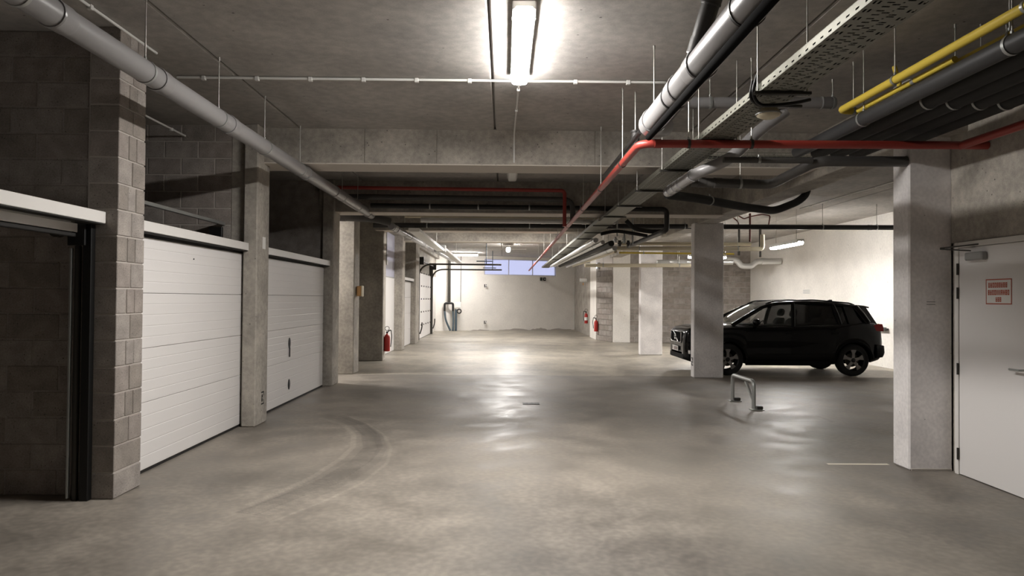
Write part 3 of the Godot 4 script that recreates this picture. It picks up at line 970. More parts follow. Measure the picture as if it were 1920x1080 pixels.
func tray_mesh(width: float, d0: float, d1: float, side: float, holes_to: float) -> ArrayMesh:
	# sheet-steel tray: floor with punched slots, two perforated sides with a rolled lip
	var st := begin()
	var y := 0.0
	var cols := [0.0, 0.018, 0.030, 0.042, 0.054, 0.085, 0.125, 0.135, 0.165, 0.175, 0.215, 0.246, 0.258, 0.270, 0.282, 0.30]
	for i in cols.size():
		cols[i] *= width / 0.30
	var d := d0
	var row := 0
	while d < d1 - 0.001:
		var step := 0.0125
		if d >= holes_to:
			step = d1 - d
		var ph := row % 8
		for c in cols.size() - 1:
			var hole := false
			if d < holes_to:
				if c == 1 or c == 3 or c == 11 or c == 13:
					hole = ph in [0, 1, 2] if c in [1, 11] else ph in [0, 1, 2]
				elif c in [5, 8] and ph == 1:
					hole = true
				elif c in [5, 9] and ph == 5:
					hole = true
				elif c in [6, 7] and ph == 3:
					hole = true
				elif c in [9] and ph == 7:
					hole = true
			if not hole:
				quad(st, Vector3(cols[c], y, -d), Vector3(cols[c + 1], y, -d), Vector3(cols[c + 1], y, -(d + step)), Vector3(cols[c], y, -(d + step)), Vector3.DOWN)
		for s in 2:
			var x := 0.0 if s == 0 else width
			var o := Vector3.LEFT if s == 0 else Vector3.RIGHT
			var ys := [0.0, side * 0.28, side * 0.46, side]
			for k in 3:
				if k == 1 and d < holes_to and ph in [2, 3, 4]:
					continue
				quad(st, Vector3(x, ys[k], -d), Vector3(x, ys[k + 1], -d), Vector3(x, ys[k + 1], -(d + step)), Vector3(x, ys[k], -(d + step)), o)
		d += step
		row += 1
	for x in [0.0, width]:
		var inn: float = 0.012 if x == 0.0 else -0.012
		cbox(st, Vector3(x + inn * 0.5, side, -(d0 + d1) * 0.5), Vector3(0.012, 0.006, d1 - d0), 0.0015)
	return done(st)

func services():
	# --- grey drain along the garages
	var drain := []
	for d in [4.15, 5.38, 6.75, 9.35, 10.9, 13.55]:
		drain.append([0, d - 2.0])
	var dh := []
	for d in [3.8, 5.15, 6.47, 7.71, 9.04, 11.4, 12.6]:
		dh.append([0, d - 2.0])
	pipe("long grey plastic drain pipe hanging along the garage fronts", [V(-2.64, 3.29, 2.0), V(-2.64, 3.285, 13.9)], 0.082, M.pvc, {"name": "drain_pipe", "sockets": drain, "hangers": dh, "seg": 24})
	pipe("dark branch pipe joining the long grey drain above the concrete pier", [V(-3.5, 3.27, 14.05), V(-2.62, 3.24, 14.05), V(-2.32, 3.18, 14.2)], 0.088, M.pvc_dark, {"name": "drain_pipe", "sockets": [[0, 0.25]]})
	pipe("grey drain pipe continuing from the branch towards the sectional gate", [V(-2.31, 3.10, 14.3), V(-2.42, 3.40, 33.0)], 0.07, M.pvc, {"name": "drain_pipe", "sockets": [[0, 0.2], [0, 0.7], [0, 3.0], [0, 9.0]], "hangers": [[0, 2.0], [0, 6.0], [0, 11.0]]})
	# --- white trunking on the left of the aisle
	var t := thing("cable_trunking", "white cable trunking beside the grey drain over the far aisle", "cable trunking")
	for q in [[15.0, 21.3], [21.6, 30.0]]:
		slab("trunk", V(-2.06, 3.06 + (q[0] - 15.0) * 0.012, q[0]), V(-1.82, 3.14 + (q[0] - 15.0) * 0.012, q[1]), M.white_plastic, t, 0.01)
	slab("junction_box", V(-2.14, 3.05, 21.25), V(-1.80, 3.26, 21.62), M.grey_plastic, t, 0.01)
	for d in [16.5, 20.0, 24.0, 28.0]:
		part("hanger_rod", tube_mesh([V(-1.94, 3.12 + (0.08 if d > 21.5 else 0.0), d), V(-1.94, 3.85, d)], 0.006, 8), M.rod, t)
	# --- big grey pipe right of the batten with its wye and elbow
	pipe("thick grey drain pipe ending in an elbow above the red pipe", [V(1.28, 3.20, 1.5), V(1.28, 3.20, 6.28), V(1.47, 3.27, 6.52)], 0.10, M.pvc, {"name": "drain_pipe", "bend": 0.14, "seg": 26, "sockets": [[0, 3.15], [0, 3.68], [0, 4.62]], "hangers": [[0, 2.2], [0, 4.55]], "clamps": [[0, 3.82]], "clamp_mat": M.black})
	pipe("dark branch pipe rising from the thick grey drain to the ceiling", [V(1.30, 3.22, 4.95), V(1.36, 3.55, 4.80), V(1.44, 3.87, 4.66)], 0.063, M.pvc_dark, {"name": "drain_pipe", "sockets": [[0, 0.22], [1, 0.18]]})
	pipe("thin black pipe running close under the thick grey drain", [V(1.25, 3.07, 1.5), V(1.25, 3.07, 6.12)], 0.030, M.black_matt)
	pipe("thin black pipe running on from the drain elbow to the first beam", [V(1.275, 3.24, 6.62), V(1.275, 3.24, 9.06)], 0.024, M.black_pipe)
	t = thing("vent_cap", "small grey vent cap beside the drain elbow", "vent cap", V(1.37, 3.35, 7.4))
	part("body", lathe([Vector2(0, -0.09), Vector2(0.03, -0.09), Vector2(0.042, -0.06), Vector2(0.042, 0.06), Vector2(0.05, 0.065), Vector2(0.05, 0.085), Vector2(0, 0.09)], Vector3.UP, 18), M.pvc_dark, t)
	part("stem", tube_mesh([Vector3(0, 0.08, 0), Vector3(0, 0.498, 0)], 0.01, 8), M.rod, t)
	# --- cross drain and its descent under the cable tray
	pipe("grey drain pipe crossing below the ceiling behind the thick drain", [V(1.50, 3.33, 6.70), V(1.72, 3.60, 6.92), V(3.26, 3.615, 6.92)], 0.056, M.pvc, {"name": "drain_pipe", "bend": 0.1, "sockets": [[1, 0.12], [1, 1.12], [1, 1.45]], "hangers": [[1, 0.30], [1, 0.9], [1, 1.52]]})
	pipe("grey drain bending down from the crossing drain to run under the cable tray", [V(2.80, 3.55, 6.98), V(2.55, 3.36, 7.05), V(2.27, 3.08, 7.05), V(1.96, 2.95, 7.22), V(1.96, 2.95, 8.45)], 0.06, M.pvc, {"name": "drain_pipe", "sockets": [[3, 0.12], [3, 0.62], [3, 0.85], [3, 1.1]], "bend": 0.12})
	pipe("dark side drain meeting the drain under the cable tray", [V(2.04, 2.95, 7.72), V(2.93, 2.93, 7.72), V(2.99, 2.98, 7.15), V(3.08, 3.035, 6.92), V(3.963, 3.035, 6.90)], 0.052, M.pvc_dark, {"name": "drain_pipe", "sockets": [[0, 0.12], [0, 0.30]], "bend": 0.12, "hangers": [[0, 0.55]]})
	pipe("black insulated pipe sagging under the long beam to an upward elbow", [V(1.98, 2.93, 8.54), V(2.45, 2.95, 8.95), V(3.33, 2.95, 9.75), V(3.97, 2.97, 10.3), V(4.40, 3.14, 10.5), V(4.58, 3.28, 10.6), V(4.58, 3.84, 10.6)], 0.056, M.insul, {"bend": 0.16, "clamps": [[1, 0.3]]})
	# --- red fire main
	var rc := []
	for d in [0.95, 2.6, 4.6, 7.2, 9.8, 12.5, 15.5, 19.0]:
		rc.append([1, 27.67 - d])
	pipe("red fire main coming along the aisle and turning across under the ceiling", [V(1.215, 3.06, 35.0), V(1.215, 3.06, 34.0), V(1.215, 3.06, 6.33), V(4.378, 3.075, 6.33)], 0.037, M.red, {"name": "fire_main", "bend": 0.13, "sockets": [[2, 0.16]], "hangers": rc + [[2, 0.44], [2, 1.01]], "clamp_mat": M.steel_dark})
	pipe("red branch pipe running back from the fire main above the white door", [V(4.13, 3.07, 6.33), V(4.13, 3.07, 2.0)], 0.037, M.red, {"name": "fire_main"})
	pipe("dark grey pipe tucked behind the crossing red main", [V(2.15, 3.035, 6.9), V(3.028, 3.035, 6.9)], 0.03, M.pvc_dark, {"clamps": [[0, 0.35]]})
	# --- cable tray along the aisle
	t = thing("cable_tray", "perforated steel cable tray running the length of the aisle", "cable tray")
	part("tray_section", tray_mesh(0.30, 1.6, 13.2, 0.06, 11.0), M.tray, t, Vector3(1.785, 3.12, 0))
	part("tray_section", tray_mesh(0.34, 13.2, 33.5, 0.06, 0.0), M.tray, t, Vector3(1.76, 3.125, 0))
	for d in [4.9, 6.4, 7.9, 9.4, 10.95, 12.4, 13.9, 15.4, 17.0, 20.0, 23.0, 26.0]:
		slab("support_bar", V(1.74, 3.095, d - 0.02), V(2.14, 3.117, d + 0.02), M.steel_dark, t, 0.003)
		for x in [1.765, 2.115]:
			part("hanger_rod", tube_mesh([V(x, 3.09, d), V(x, 3.852, d)], 0.0055, 8), M.rod, t)
	for i in 7:
		part("cable", tube_mesh([V(1.815 + i * 0.04, 3.146, 1.6), V(1.82 + i * 0.039, 3.146, 9.0), V(1.815 + i * 0.04, 3.15, 33.0)], 0.021, 8), M.black, t)  # unseen cables, added to fill the tray so its punched slots look dark
	t = thing("cable_coil", "black cable looped around the cable tray", "cable")
	part("loop", tube_mesh(fillet([V(1.77, 3.24, 4.92), V(1.745, 3.12, 4.95), V(1.80, 3.04, 4.98), V(1.95, 3.05, 5.0), V(2.10, 3.08, 5.04), V(2.22, 3.12, 5.1)], 0.06, 5), 0.013, 10), M.black, t)
	part("loop", tube_mesh(fillet([V(1.76, 3.22, 4.98), V(1.75, 3.10, 5.02), V(1.83, 3.06, 5.06), V(1.98, 3.07, 5.08), V(2.2, 3.10, 5.2)], 0.06, 5), 0.011, 10), M.black, t)
	t = thing("detector_box", "pale rounded box fixed under the cable tray beside the black loop", "detector box", V(2.0, 3.068, 5.32))
	part("body", lathe([Vector2(0, -0.032), Vector2(0.05, -0.03), Vector2(0.085, -0.012), Vector2(0.09, 0.01), Vector2(0.06, 0.045), Vector2(0, 0.05)], Vector3.UP, 20), M.beige, t)
	part("cover_rim", lathe([Vector2(0.088, -0.004), Vector2(0.096, -0.002), Vector2(0.096, 0.006), Vector2(0.088, 0.008)], Vector3.UP, 20), M.grey_plastic, t)
	# --- wire-mesh tray across
	t = thing("mesh_tray", "wire-mesh cable tray crossing towards the scuffed white column", "cable tray")
	for y in [3.25, 3.28, 3.31]:
		for dd in [7.86, 8.06]:
			part("wire", tube_mesh([V(2.25, y, dd), V(4.08, y, dd)], 0.004, 6), M.tray, t)
	for i in 38:
		var x := 2.28 + i * 0.048
		part("cross_wire", tube_mesh([V(x, 3.31, 7.855), V(x, 3.25, 7.855), V(x, 3.25, 8.065), V(x, 3.31, 8.065)], 0.0035, 6), M.tray, t)
	part("cable", tube_mesh([V(2.25, 3.27, 7.95), V(4.08, 3.27, 7.95)], 0.015, 8), M.black, t)
	# --- gas pipes, right
	pipe("yellow gas pipe turning a corner under the ceiling", [V(3.07, 3.40, 1.5), V(3.07, 3.40, 6.40), V(3.36, 3.385, 6.40)], 0.032, M.yellow, {"name": "gas_pipe", "bend": 0.05, "hangers": [[0, 2.6], [0, 4.0], [1, 0.12]]})
	pipe("thin yellow gas pipe beside the main gas pipe", [V(3.26, 3.385, 1.5), V(3.26, 3.385, 5.75), V(3.26, 3.62, 5.85)], 0.020, M.yellow, {"name": "gas_pipe", "bend": 0.06, "hangers": [[0, 3.0]]})
	pipe("short yellow gas pipe between two fittings", [V(3.16, 3.36, 4.9), V(3.16, 3.36, 6.25)], 0.023, M.yellow, {"name": "gas_pipe", "sockets": [[0, 0.5]], "socket_mat": M.silver})
	pipe("short yellow gas pipe with a pale sleeve", [V(3.36, 3.40, 4.6), V(3.36, 3.40, 6.0)], 0.022, M.yellow, {"name": "gas_pipe"})
	pipe("pale plastic sleeve between the gas pipes", [V(3.36, 3.3495, 5.0), V(3.36, 3.3495, 5.7)], 0.0275, M.white_plastic, {"name": "pipe_sleeve"})
	# --- bundle of grey and black insulated pipes, right
	pipe("grey pipe at the edge of the black pipe bundle over the door", [V(3.13, 3.245, 1.5), V(3.13, 3.245, 7.5)], 0.062, mat(c8(50, 50, 51), 0.5), {"hangers": [[0, 2.8], [0, 4.6]]})
	var bl := ["black insulated pipe next to the grey pipe of the bundle", "second black insulated pipe counted from the grey pipe of the bundle", "third black insulated pipe counted from the grey pipe of the bundle", "black insulated pipe of the bundle closest to the door wall"]
	for i in 4:
		pipe(bl[i], [V(3.345 + i * 0.205, 3.245, 1.5), V(3.345 + i * 0.205, 3.245, 7.5 if i < 3 else 6.84)], 0.072, M.insul, {"hangers": [[0, 1.9], [0, 4.0]]} if i > 0 else {"clamps": [[0, 4.0]]})
	# --- pipes across in front of the second beam
	pipe("thin red pipe crossing before the second beam and turning down", [V(-3.15, 3.66, 12.88), V(1.09, 3.64, 12.88), V(1.09, 2.98, 12.88)], 0.034, M.red, {"bend": 0.08})
	pipe("dark pipe crossing below the thin red pipe with a wide elbow", [V(-2.9, 3.51, 12.985), V(1.25, 3.49, 12.985), V(1.25, 3.10, 12.985)], 0.05, M.pvc_dark, {"bend": 0.2})
	pipe("black pipe with pale clips crossing low before the second beam", [V(-2.5, 3.36, 13.1), V(3.02, 3.34, 13.1), V(3.02, 2.96, 13.1), V(2.97, 2.93, 13.2), V(2.97, 2.93, 16.88)], 0.048, M.black_pipe, {"bend": 0.1, "clamps": [[0, 1.1], [0, 2.0], [0, 2.95], [0, 3.9]]})
	pipe("silver-jacketed pipe crossing behind the second beam", [V(-1.75, 3.272, 14.62), V(2.3, 3.262, 14.62)], 0.052, M.silver, {"sockets": [[0, 0.22], [0, 0.5], [0, 2.55], [0, 3.4]]})
	pipe("pale pipe just above the silver-jacketed pipe", [V(-2.1, 3.345, 14.75), V(2.3, 3.335, 14.75)], 0.018, M.beige)
	pipe("black cross pipe hung on rods from the garages to the white bay wall", [V(-2.95, 3.275, 15.8), V(9.48, 3.325, 15.8)], 0.056, M.black_pipe, {"hangers": [[0, 1.2], [0, 3.5], [0, 7.0], [0, 10.12], [0, 11.35]], "sockets": [[0, 11.2]], "seg": 18})
	# --- jacketed pipes along the aisle beyond the second beam
	pipe("silver-jacketed pipe running under the cable tray in the far aisle", [V(1.93, 2.90, 14.9), V(1.98, 3.05, 30.0)], 0.055, M.silver, {"sockets": [[0, 0.3]], "group": ""})
	pipe("second silver-jacketed pipe beside the black one in the far aisle", [V(2.08, 2.86, 14.9), V(2.12, 3.05, 30.0)], 0.045, M.silver, {"clamps": [[0, 1.5], [0, 8.0]]})
	pipe("black insulated pipe between the silver-jacketed pipes of the far aisle", [V(2.23, 2.82, 14.7), V(2.27, 3.02, 29.0)], 0.062, M.insul)
	pipe("lower silver-jacketed pipe beside the black one in the far aisle", [V(2.38, 2.76, 15.2), V(2.48, 2.95, 28.0)], 0.055, M.silver, {"hangers": [[0, 1.0], [0, 7.0]]})
	pipe("thin beige pipe running low beside the jacketed pipes", [V(2.52, 2.74, 16.0), V(2.62, 2.92, 27.0)], 0.035, M.beige)
	pipe("beige pipe crossing behind the columns to the lamp over the car", [V(2.35, 2.885, 17.0), V(6.25, 2.90, 17.0), V(6.25, 3.25, 17.0)], 0.052, M.beige, {"bend": 0.08, "hangers": [[0, 0.9], [0, 3.3]]})
	pipe("thin yellow gas pipe crossing below the beige pipe", [V(2.80, 2.795, 17.19), V(5.62, 2.785, 17.19)], 0.022, M.yellow, {"name": "gas_pipe", "hangers": [[0, 0.6], [0, 2.6]]})
	pipe("second beige pipe crossing just above the longer beige pipe", [V(2.78, 3.01, 17.09), V(6.0, 3.02, 17.09)], 0.042, M.beige, {"hangers": [[0, 0.4], [0, 2.2]]})
	pipe("white pipe crossing low behind the white columns", [V(2.2, 2.58, 19.3), V(5.2, 2.60, 19.3)], 0.05, M.beige, {"sockets": [[0, 2.0]], "hangers": [[0, 0.5], [0, 2.6]]})
	pipe("silver-jacketed pipe crossing behind the columns near the car nose", [V(4.4, 2.74, 20.3), V(6.6, 2.75, 20.3)], 0.07, M.silver, {"sockets": [[0, 0.4], [0, 0.9]], "hangers": [[0, 0.6], [0, 1.8]]})
	pipe("ribbed silver duct dipping between the wall and the black car", [V(7.5, 3.03, 24.0), V(7.95, 3.02, 24.0), V(8.1, 2.82, 24.0), V(8.45, 2.82, 24.0), V(8.62, 2.99, 24.0), V(9.45, 3.0, 24.0)], 0.10, M.silver, {"bend": 0.1, "name": "air_duct", "category": "duct", "sockets": [[4, 0.25]]})
	# --- hoses and struts where the pipes meet near the column
	pipe("black hose hanging from the cable tray towards the column", [V(2.45, 3.25, 14.2), V(2.62, 3.08, 14.2), V(2.9, 3.03, 14.2), V(3.25, 3.03, 14.2)], 0.045, M.insul, {"name": "hose", "category": "hose", "bend": 0.15})
	pipe("black hose curving under the cable tray", [V(1.95, 2.98, 14.3), V(2.25, 3.05, 14.3), V(2.6, 3.0, 14.3), V(2.90, 2.95, 14.3)], 0.035, M.insul, {"name": "hose", "category": "hose", "bend": 0.2})
	t = thing("strut_frame", "steel strut frame between the black hoses", "support frame")
	for q in [[V(2.3, 2.95, 14.4), V(2.3, 3.85, 14.4)], [V(2.62, 2.78, 14.4), V(2.62, 3.85, 14.4)], [V(2.2, 3.1, 14.4), V(2.88, 2.94, 14.4)], [V(2.45, 2.8, 14.4), V(2.45, 3.1, 14.4)]]:
		part("strut", tube_mesh(q, 0.016, 8), M.galv, t)
	t = thing("valve_group", "cluster of small silver valves under the strut frame", "valves")
	for i in 4:
		part("valve", lathe([Vector2(0, -0.06), Vector2(0.03, -0.06), Vector2(0.03, -0.02), Vector2(0.045, -0.015), Vector2(0.045, 0.015), Vector2(0.03, 0.02), Vector2(0.03, 0.06), Vector2(0, 0.06)], Vector3.UP, 14), M.silver if i % 2 == 0 else M.steel_dark, t, V(2.28 + i * 0.09, 2.88 - (i % 2) * 0.07, 14.5))
	# --- small red branches near the lamp over the car
	t = thing("sprinkler_branch", "dark red branching pipes above the beige pipe", "pipe")
	part("riser", tube_mesh([V(6.05, 3.1, 17.3), V(6.05, 3.8, 17.3)], 0.025, 8), M.dark_red, t)
	part("branch", tube_mesh(fillet([V(5.75, 3.75, 17.3), V(5.9, 3.66, 17.3), V(6.05, 3.72, 17.3), V(6.35, 3.78, 17.3), V(6.55, 3.75, 17.3), V(6.5, 3.45, 17.3)], 0.05), 0.016, 8), M.dark_red, t)
	part("branch", tube_mesh(fillet([V(5.6, 3.72, 17.3), V(5.75, 3.6, 17.3), V(5.8, 3.4, 17.3)], 0.05), 0.016, 8), M.dark_red, t)
	t = thing("hanger_straps", "pair of dark steel straps hanging above the silver duct", "steel straps")
	for q in [[6.98, 21.0, 3.0], [7.62, 21.0, 2.95]]:
		slab("strap", V(q[0], q[2], q[1]), V(q[0] + 0.07, 3.85, q[1] + 0.02), M.steel_dark, t, 0.003)
	conduit([V(7.1, 3.835, 12.0), V(7.0, 3.835, 16.6)], 0.012, 0.9, "conduit on the bay ceiling feeding the batten above the car")
	conduit([V(-1.9, 3.832, 31.0), V(0.95, 3.832, 31.0)], 0.014, 0.9, "conduit crossing the ceiling before the end wall")

# ==================================================================== the car
func gl(x: float, table: Array) -> float:
	# piecewise smooth lookup in [[x, value], ...]
	if x <= table[0][0]:
		return table[0][1]
	for i in table.size() - 1:
		if x <= table[i + 1][0]:
			var t: float = (x - table[i][0]) / (table[i + 1][0] - table[i][0])
			return lerpf(table[i][1], table[i + 1][1], t)
	return table[table.size() - 1][1]

func pane(pts: Array, thick: float) -> ArrayMesh:
	# a flat or slightly bent sheet from a grid of four corners
	var n := ((pts[1] - pts[0]) as Vector3).cross(pts[3] - pts[0]).normalized() * thick * 0.5
	var st := begin()
	var a := []
	var b := []
	for p in pts:
		a.append(p + n)
		b.append(p - n)
	var k := pts.size()
	for i in range(1, k - 1):
		tri(st, a[0], a[i], a[i + 1], n)
		tri(st, b[0], b[i], b[i + 1], -n)
	var mid := Vector3.ZERO
	for p in pts:
		mid += p
	mid /= k
	for i in k:
		var j := (i + 1) % k
		quad(st, a[i], a[j], b[j], b[i], (pts[i] + pts[j]) * 0.5 - mid)
	return done(st)

func car():
	# nose towards -x; x = 0 at the front bumper, axles at 0.87 and 3.57
	var c := thing("car", "black compact SUV parked in the bay before the white wall", "car", V(4.00, 0, 16.30))
	var r_arch := 0.405
	var wy := 0.352
	var xw := [0.91, 3.68]
	var half := [[0.0, 0.60], [0.03, 0.70], [0.10, 0.78], [0.25, 0.855], [0.45, 0.90], [0.87, 0.925], [1.5, 0.915], [3.0, 0.92], [3.57, 0.93], [3.95, 0.90], [4.2, 0.86], [4.33, 0.80], [4.40, 0.72], [4.43, 0.66]]
	var shoulder := [[0.0, 0.80], [0.03, 0.93], [0.10, 0.995], [0.3, 1.03], [0.7, 1.05], [1.1, 1.065], [1.5, 1.08], [2.2, 1.09], [3.0, 1.115], [3.5, 1.145], [3.9, 1.175], [4.15, 1.175], [4.3, 1.13], [4.36, 1.03], [4.40, 0.84], [4.43, 0.72]]
	var crown := [[0.0, 0.81], [0.03, 0.96], [0.10, 1.035], [0.3, 1.085], [0.7, 1.12], [1.05, 1.135], [1.3, 1.11], [4.0, 1.17], [4.3, 1.13], [4.36, 1.03], [4.40, 0.84], [4.43, 0.72]]
	var low := [[0.0, 0.42], [0.03, 0.34], [0.12, 0.29], [0.45, 0.25], [1.3, 0.255], [3.1, 0.255], [4.0, 0.28], [4.3, 0.36], [4.40, 0.44], [4.43, 0.50]]
	var xs := [0.0, 0.03, 0.07, 0.12, 0.2, 0.3, 0.4]
	for w in xw:
		for i in 25:
			xs.append(w - r_arch + 2.0 * r_arch * (0.5 - 0.5 * cos(PI * i / 24.0)))
		xs.append(w - r_arch - 0.004)
		xs.append(w + r_arch + 0.004)
	for i in 13:
		xs.append(1.32 + i * 0.15)
	xs.append_array([3.1, 4.0, 4.06, 4.15, 4.22, 4.29, 4.33, 4.36, 4.385, 4.40, 4.42, 4.43])
	xs.sort()
	var rows := []
	for x in xs:
		var w := gl(x, half)
		var ys := gl(x, shoulder)
		var yc := gl(x, crown)
		var yb := gl(x, low)
		for a in xw:
			var dx: float = absf(x - a)
			if dx < r_arch:
				yb = max(yb, wy + sqrt(r_arch * r_arch - dx * dx) * 0.985)
		var side := []
		side.append(Vector2(w * 0.93, yb))
		side.append(Vector2(w * 0.995, lerpf(yb, ys, 0.10)))
		side.append(Vector2(w * 0.985, lerpf(yb, ys, 0.30)))
		side.append(Vector2(w * 0.985, lerpf(yb, ys, 0.55)))
		side.append(Vector2(w * 1.0, lerpf(yb, ys, 0.80)))
		side.append(Vector2(w * 0.985, lerpf(yb, ys, 0.93)))
		side.append(Vector2(w * 0.945, ys))
		side.append(Vector2(w * 0.80, lerpf(ys, yc, 0.55)))
		side.append(Vector2(w * 0.40, lerpf(ys, yc, 0.92)))
		var ring := []
		for p in side:
			ring.append(Vector3(x, p.y, p.x))
		for i in range(side.size() - 1, -1, -1):
			ring.append(Vector3(x, side[i].y, -side[i].x))
		rows.append(ring)
	part("body", skin(rows, true, true), M.car_paint, c)
	part("underbody", box_mesh(Vector3(3.7, 0.30, 1.15), 0.05), M.car_trim, c, Vector3(2.2, 0.40, 0))
	# roof and pillars
	var roof_y := [[1.62, 1.50], [1.8, 1.58], [2.0, 1.627], [2.4, 1.665], [2.9, 1.667], [3.4, 1.635], [3.8, 1.59], [4.02, 1.555], [4.10, 1.535]]
	var roof_w := [[1.62, 0.60], [1.8, 0.625], [2.4, 0.645], [3.2, 0.635], [3.8, 0.60], [4.02, 0.585], [4.10, 0.57]]
	rows = []
	for i in 22:
		var x := 1.62 + (4.10 - 1.62) * i / 21.0
		var y := gl(x, roof_y)
		var w := gl(x, roof_w)
		var ring := []
		for k in 11:
			var f := -1.0 + k * 0.2
			ring.append(Vector3(x, y - 0.055 * pow(absf(f), 2.6), w * f))
		for k in range(10, -1, -1):
			var f := -1.0 + k * 0.2
			ring.append(Vector3(x, y - 0.055 * pow(absf(f), 2.6) - 0.04, w * f * 0.97))
		rows.append(ring)
	part("roof", skin(rows, true, true), M.car_paint, c)
	part("spoiler", skin([spoiler_ring(3.96, 1.565, 0.55, 0.05), spoiler_ring(4.08, 1.553, 0.56, 0.05), spoiler_ring(4.20, 1.525, 0.54, 0.03)], true, true), M.car_paint, c)
	part("roof_antenna", skin([[Vector3(3.44, 1.62, -0.03), Vector3(3.44, 1.62, 0.03), Vector3(3.44, 1.64, 0.0)], [Vector3(3.55, 1.60, -0.03), Vector3(3.55, 1.60, 0.03), Vector3(3.56, 1.685, 0.0)], [Vector3(3.62, 1.595, -0.03), Vector3(3.62, 1.595, 0.03), Vector3(3.62, 1.68, 0.0)]], true, true), M.car_trim, c)
	for s in [-1.0, 1.0]:
		part("roof_rail", tube_mesh(fillet([Vector3(1.85, 1.57, s * 0.585), Vector3(2.0, 1.635, s * 0.60), Vector3(2.9, 1.672, s * 0.605), Vector3(3.75, 1.605, s * 0.57), Vector3(3.85, 1.565, s * 0.565)], 0.1), 0.017, 10), M.car_trim, c)
		var belt := func(x: float) -> Vector3:
			return Vector3(x, gl(x, shoulder) - 0.01, s * gl(x, half) * 0.93)
		var rail := func(x: float) -> Vector3:
			return Vector3(x, gl(x, roof_y) - 0.068, s * gl(x, roof_w) * 0.995)
		# pillars, each a bar with real depth
		var pil := [
			[Vector3(1.04, 1.105, s * 0.80), rail.call(1.74), 0.045, "windscreen_pillar"],
			[belt.call(2.36), rail.call(2.44), 0.045, "door_pillar"],
			[belt.call(3.40), rail.call(3.34), 0.045, "door_pillar"],
			[belt.call(4.02), rail.call(3.86), 0.075, "rear_pillar"]]
		for q in pil:
			part(q[3], tube_mesh([q[0], (q[0] + q[1]) * 0.5 + Vector3(0, 0.01, s * 0.02), q[1]], q[2], 10), M.car_paint, c)
		var cant := []
		for i in 12:
			var x := 1.70 + (4.0 - 1.70) * i / 11.0
			cant.append(rail.call(x) + Vector3(0, 0.012, 0))
		part("roof_edge", tube_mesh(cant, 0.04, 10), M.car_paint, c)
		# side glass
		part("side_window", pane([belt.call(1.30) + Vector3(0, 0.03, 0), belt.call(2.33), rail.call(2.42) - Vector3(0, 0.02, 0), rail.call(1.80) - Vector3(0, 0.02, 0)], 0.006), M.car_glass, c)
		part("rear_side_window", pane([belt.call(2.40), belt.call(3.37), rail.call(3.33) - Vector3(0, 0.02, 0), rail.call(2.46) - Vector3(0, 0.02, 0)], 0.006), M.car_glass_rear, c)
		part("quarter_window", pane([belt.call(3.43), belt.call(3.98), rail.call(3.82) - Vector3(0, 0.02, 0), rail.call(3.38) - Vector3(0, 0.02, 0)], 0.006), M.car_glass_dark, c)
		part("rear_quarter", pane([belt.call(3.58), belt.call(4.24), Vector3(4.10, 1.505, s * 0.555), rail.call(3.56)], 0.05), M.car_paint, c)
		# mirror
		var mi := part("mirror", lathe([Vector2(0, -0.10), Vector2(0.05, -0.09), Vector2(0.075, -0.05), Vector2(0.08, 0.0), Vector2(0.07, 0.06), Vector2(0.045, 0.09), Vector2(0, 0.10)], Vector3(0, 0, 1), 16), M.car_paint, c, Vector3(1.50, 1.18, s * 1.0))
		part("mirror_foot", box_mesh(Vector3(0.07, 0.04, 0.12), 0.01), M.car_trim, mi, Vector3(0.02, -0.07, -s * 0.09))
		# lamps, trim and handles
		part("headlight", pane([Vector3(0.10, 0.85, s * 0.55), Vector3(0.36, 0.88, s * 0.875), Vector3(0.34, 0.98, s * 0.86), Vector3(0.10, 0.96, s * 0.55)], 0.05), mat(c8(150, 152, 150), 0.12, 0.4), c)
		part("fog_light", pane([Vector3(0.045, 0.46, s * 0.60), Vector3(0.12, 0.46, s * 0.80), Vector3(0.12, 0.54, s * 0.80), Vector3(0.045, 0.54, s * 0.60)], 0.04), M.car_chrome, c)
		part("tail_light", prism_mesh([Vector2(4.10, 1.04), Vector2(4.22, 1.00), Vector2(4.366, 0.985), Vector2(4.362, 1.07), Vector2(4.335, 1.15), Vector2(4.24, 1.155), Vector2(4.10, 1.11)], Vector3(0, 0, s * 0.79), Vector3.RIGHT, Vector3.UP, 0.13), M.tail_red, c)
		for x in [2.18, 3.18]:
			part("door_handle", tube_mesh(fillet([Vector3(x, 0.93, s * 0.90), Vector3(x + 0.02, 0.935, s * 0.945), Vector3(x + 0.17, 0.94, s * 0.945), Vector3(x + 0.19, 0.94, s * 0.90)], 0.02), 0.014, 8), M.car_paint, c)
		part("sill", box_mesh(Vector3(1.86, 0.10, 0.05), 0.015), M.car_trim, c, Vector3(2.22, 0.28, s * 0.895))
		for w in xw:
			var arc := []
			for k in 17:
				var an := PI * (0.03 + 0.94 * k / 16.0)
				arc.append(Vector3(w - cos(an) * 0.418, wy + sin(an) * 0.418, s * 0.905))
			part("arch_trim", tube_mesh(arc, 0.028, 8), M.car_trim, c)
	# glass front and rear
	var ws := []
	for i in 7:
		var t := i / 6.0
		var row := []
		for k in 13:
			var f := -1.0 + k / 6.0
			var x := lerpf(0.98, 1.70, t) + 0.20 * f * f * (1.0 - 0.5 * t)
			row.append(Vector3(x, lerpf(1.12, 1.55, t) + 0.03 * sin(PI * t) - 0.03 * f * f * t, lerpf(0.79, 0.605, t) * f))
		ws.append(row)
	part("windscreen", skin(ws, false, false), M.car_glass, c)
	part("rear_window", pane([Vector3(4.32, 1.14, -0.66), Vector3(4.32, 1.14, 0.66), Vector3(4.13, 1.515, 0.53), Vector3(4.13, 1.515, -0.53)], 0.01), M.car_glass_dark, c)
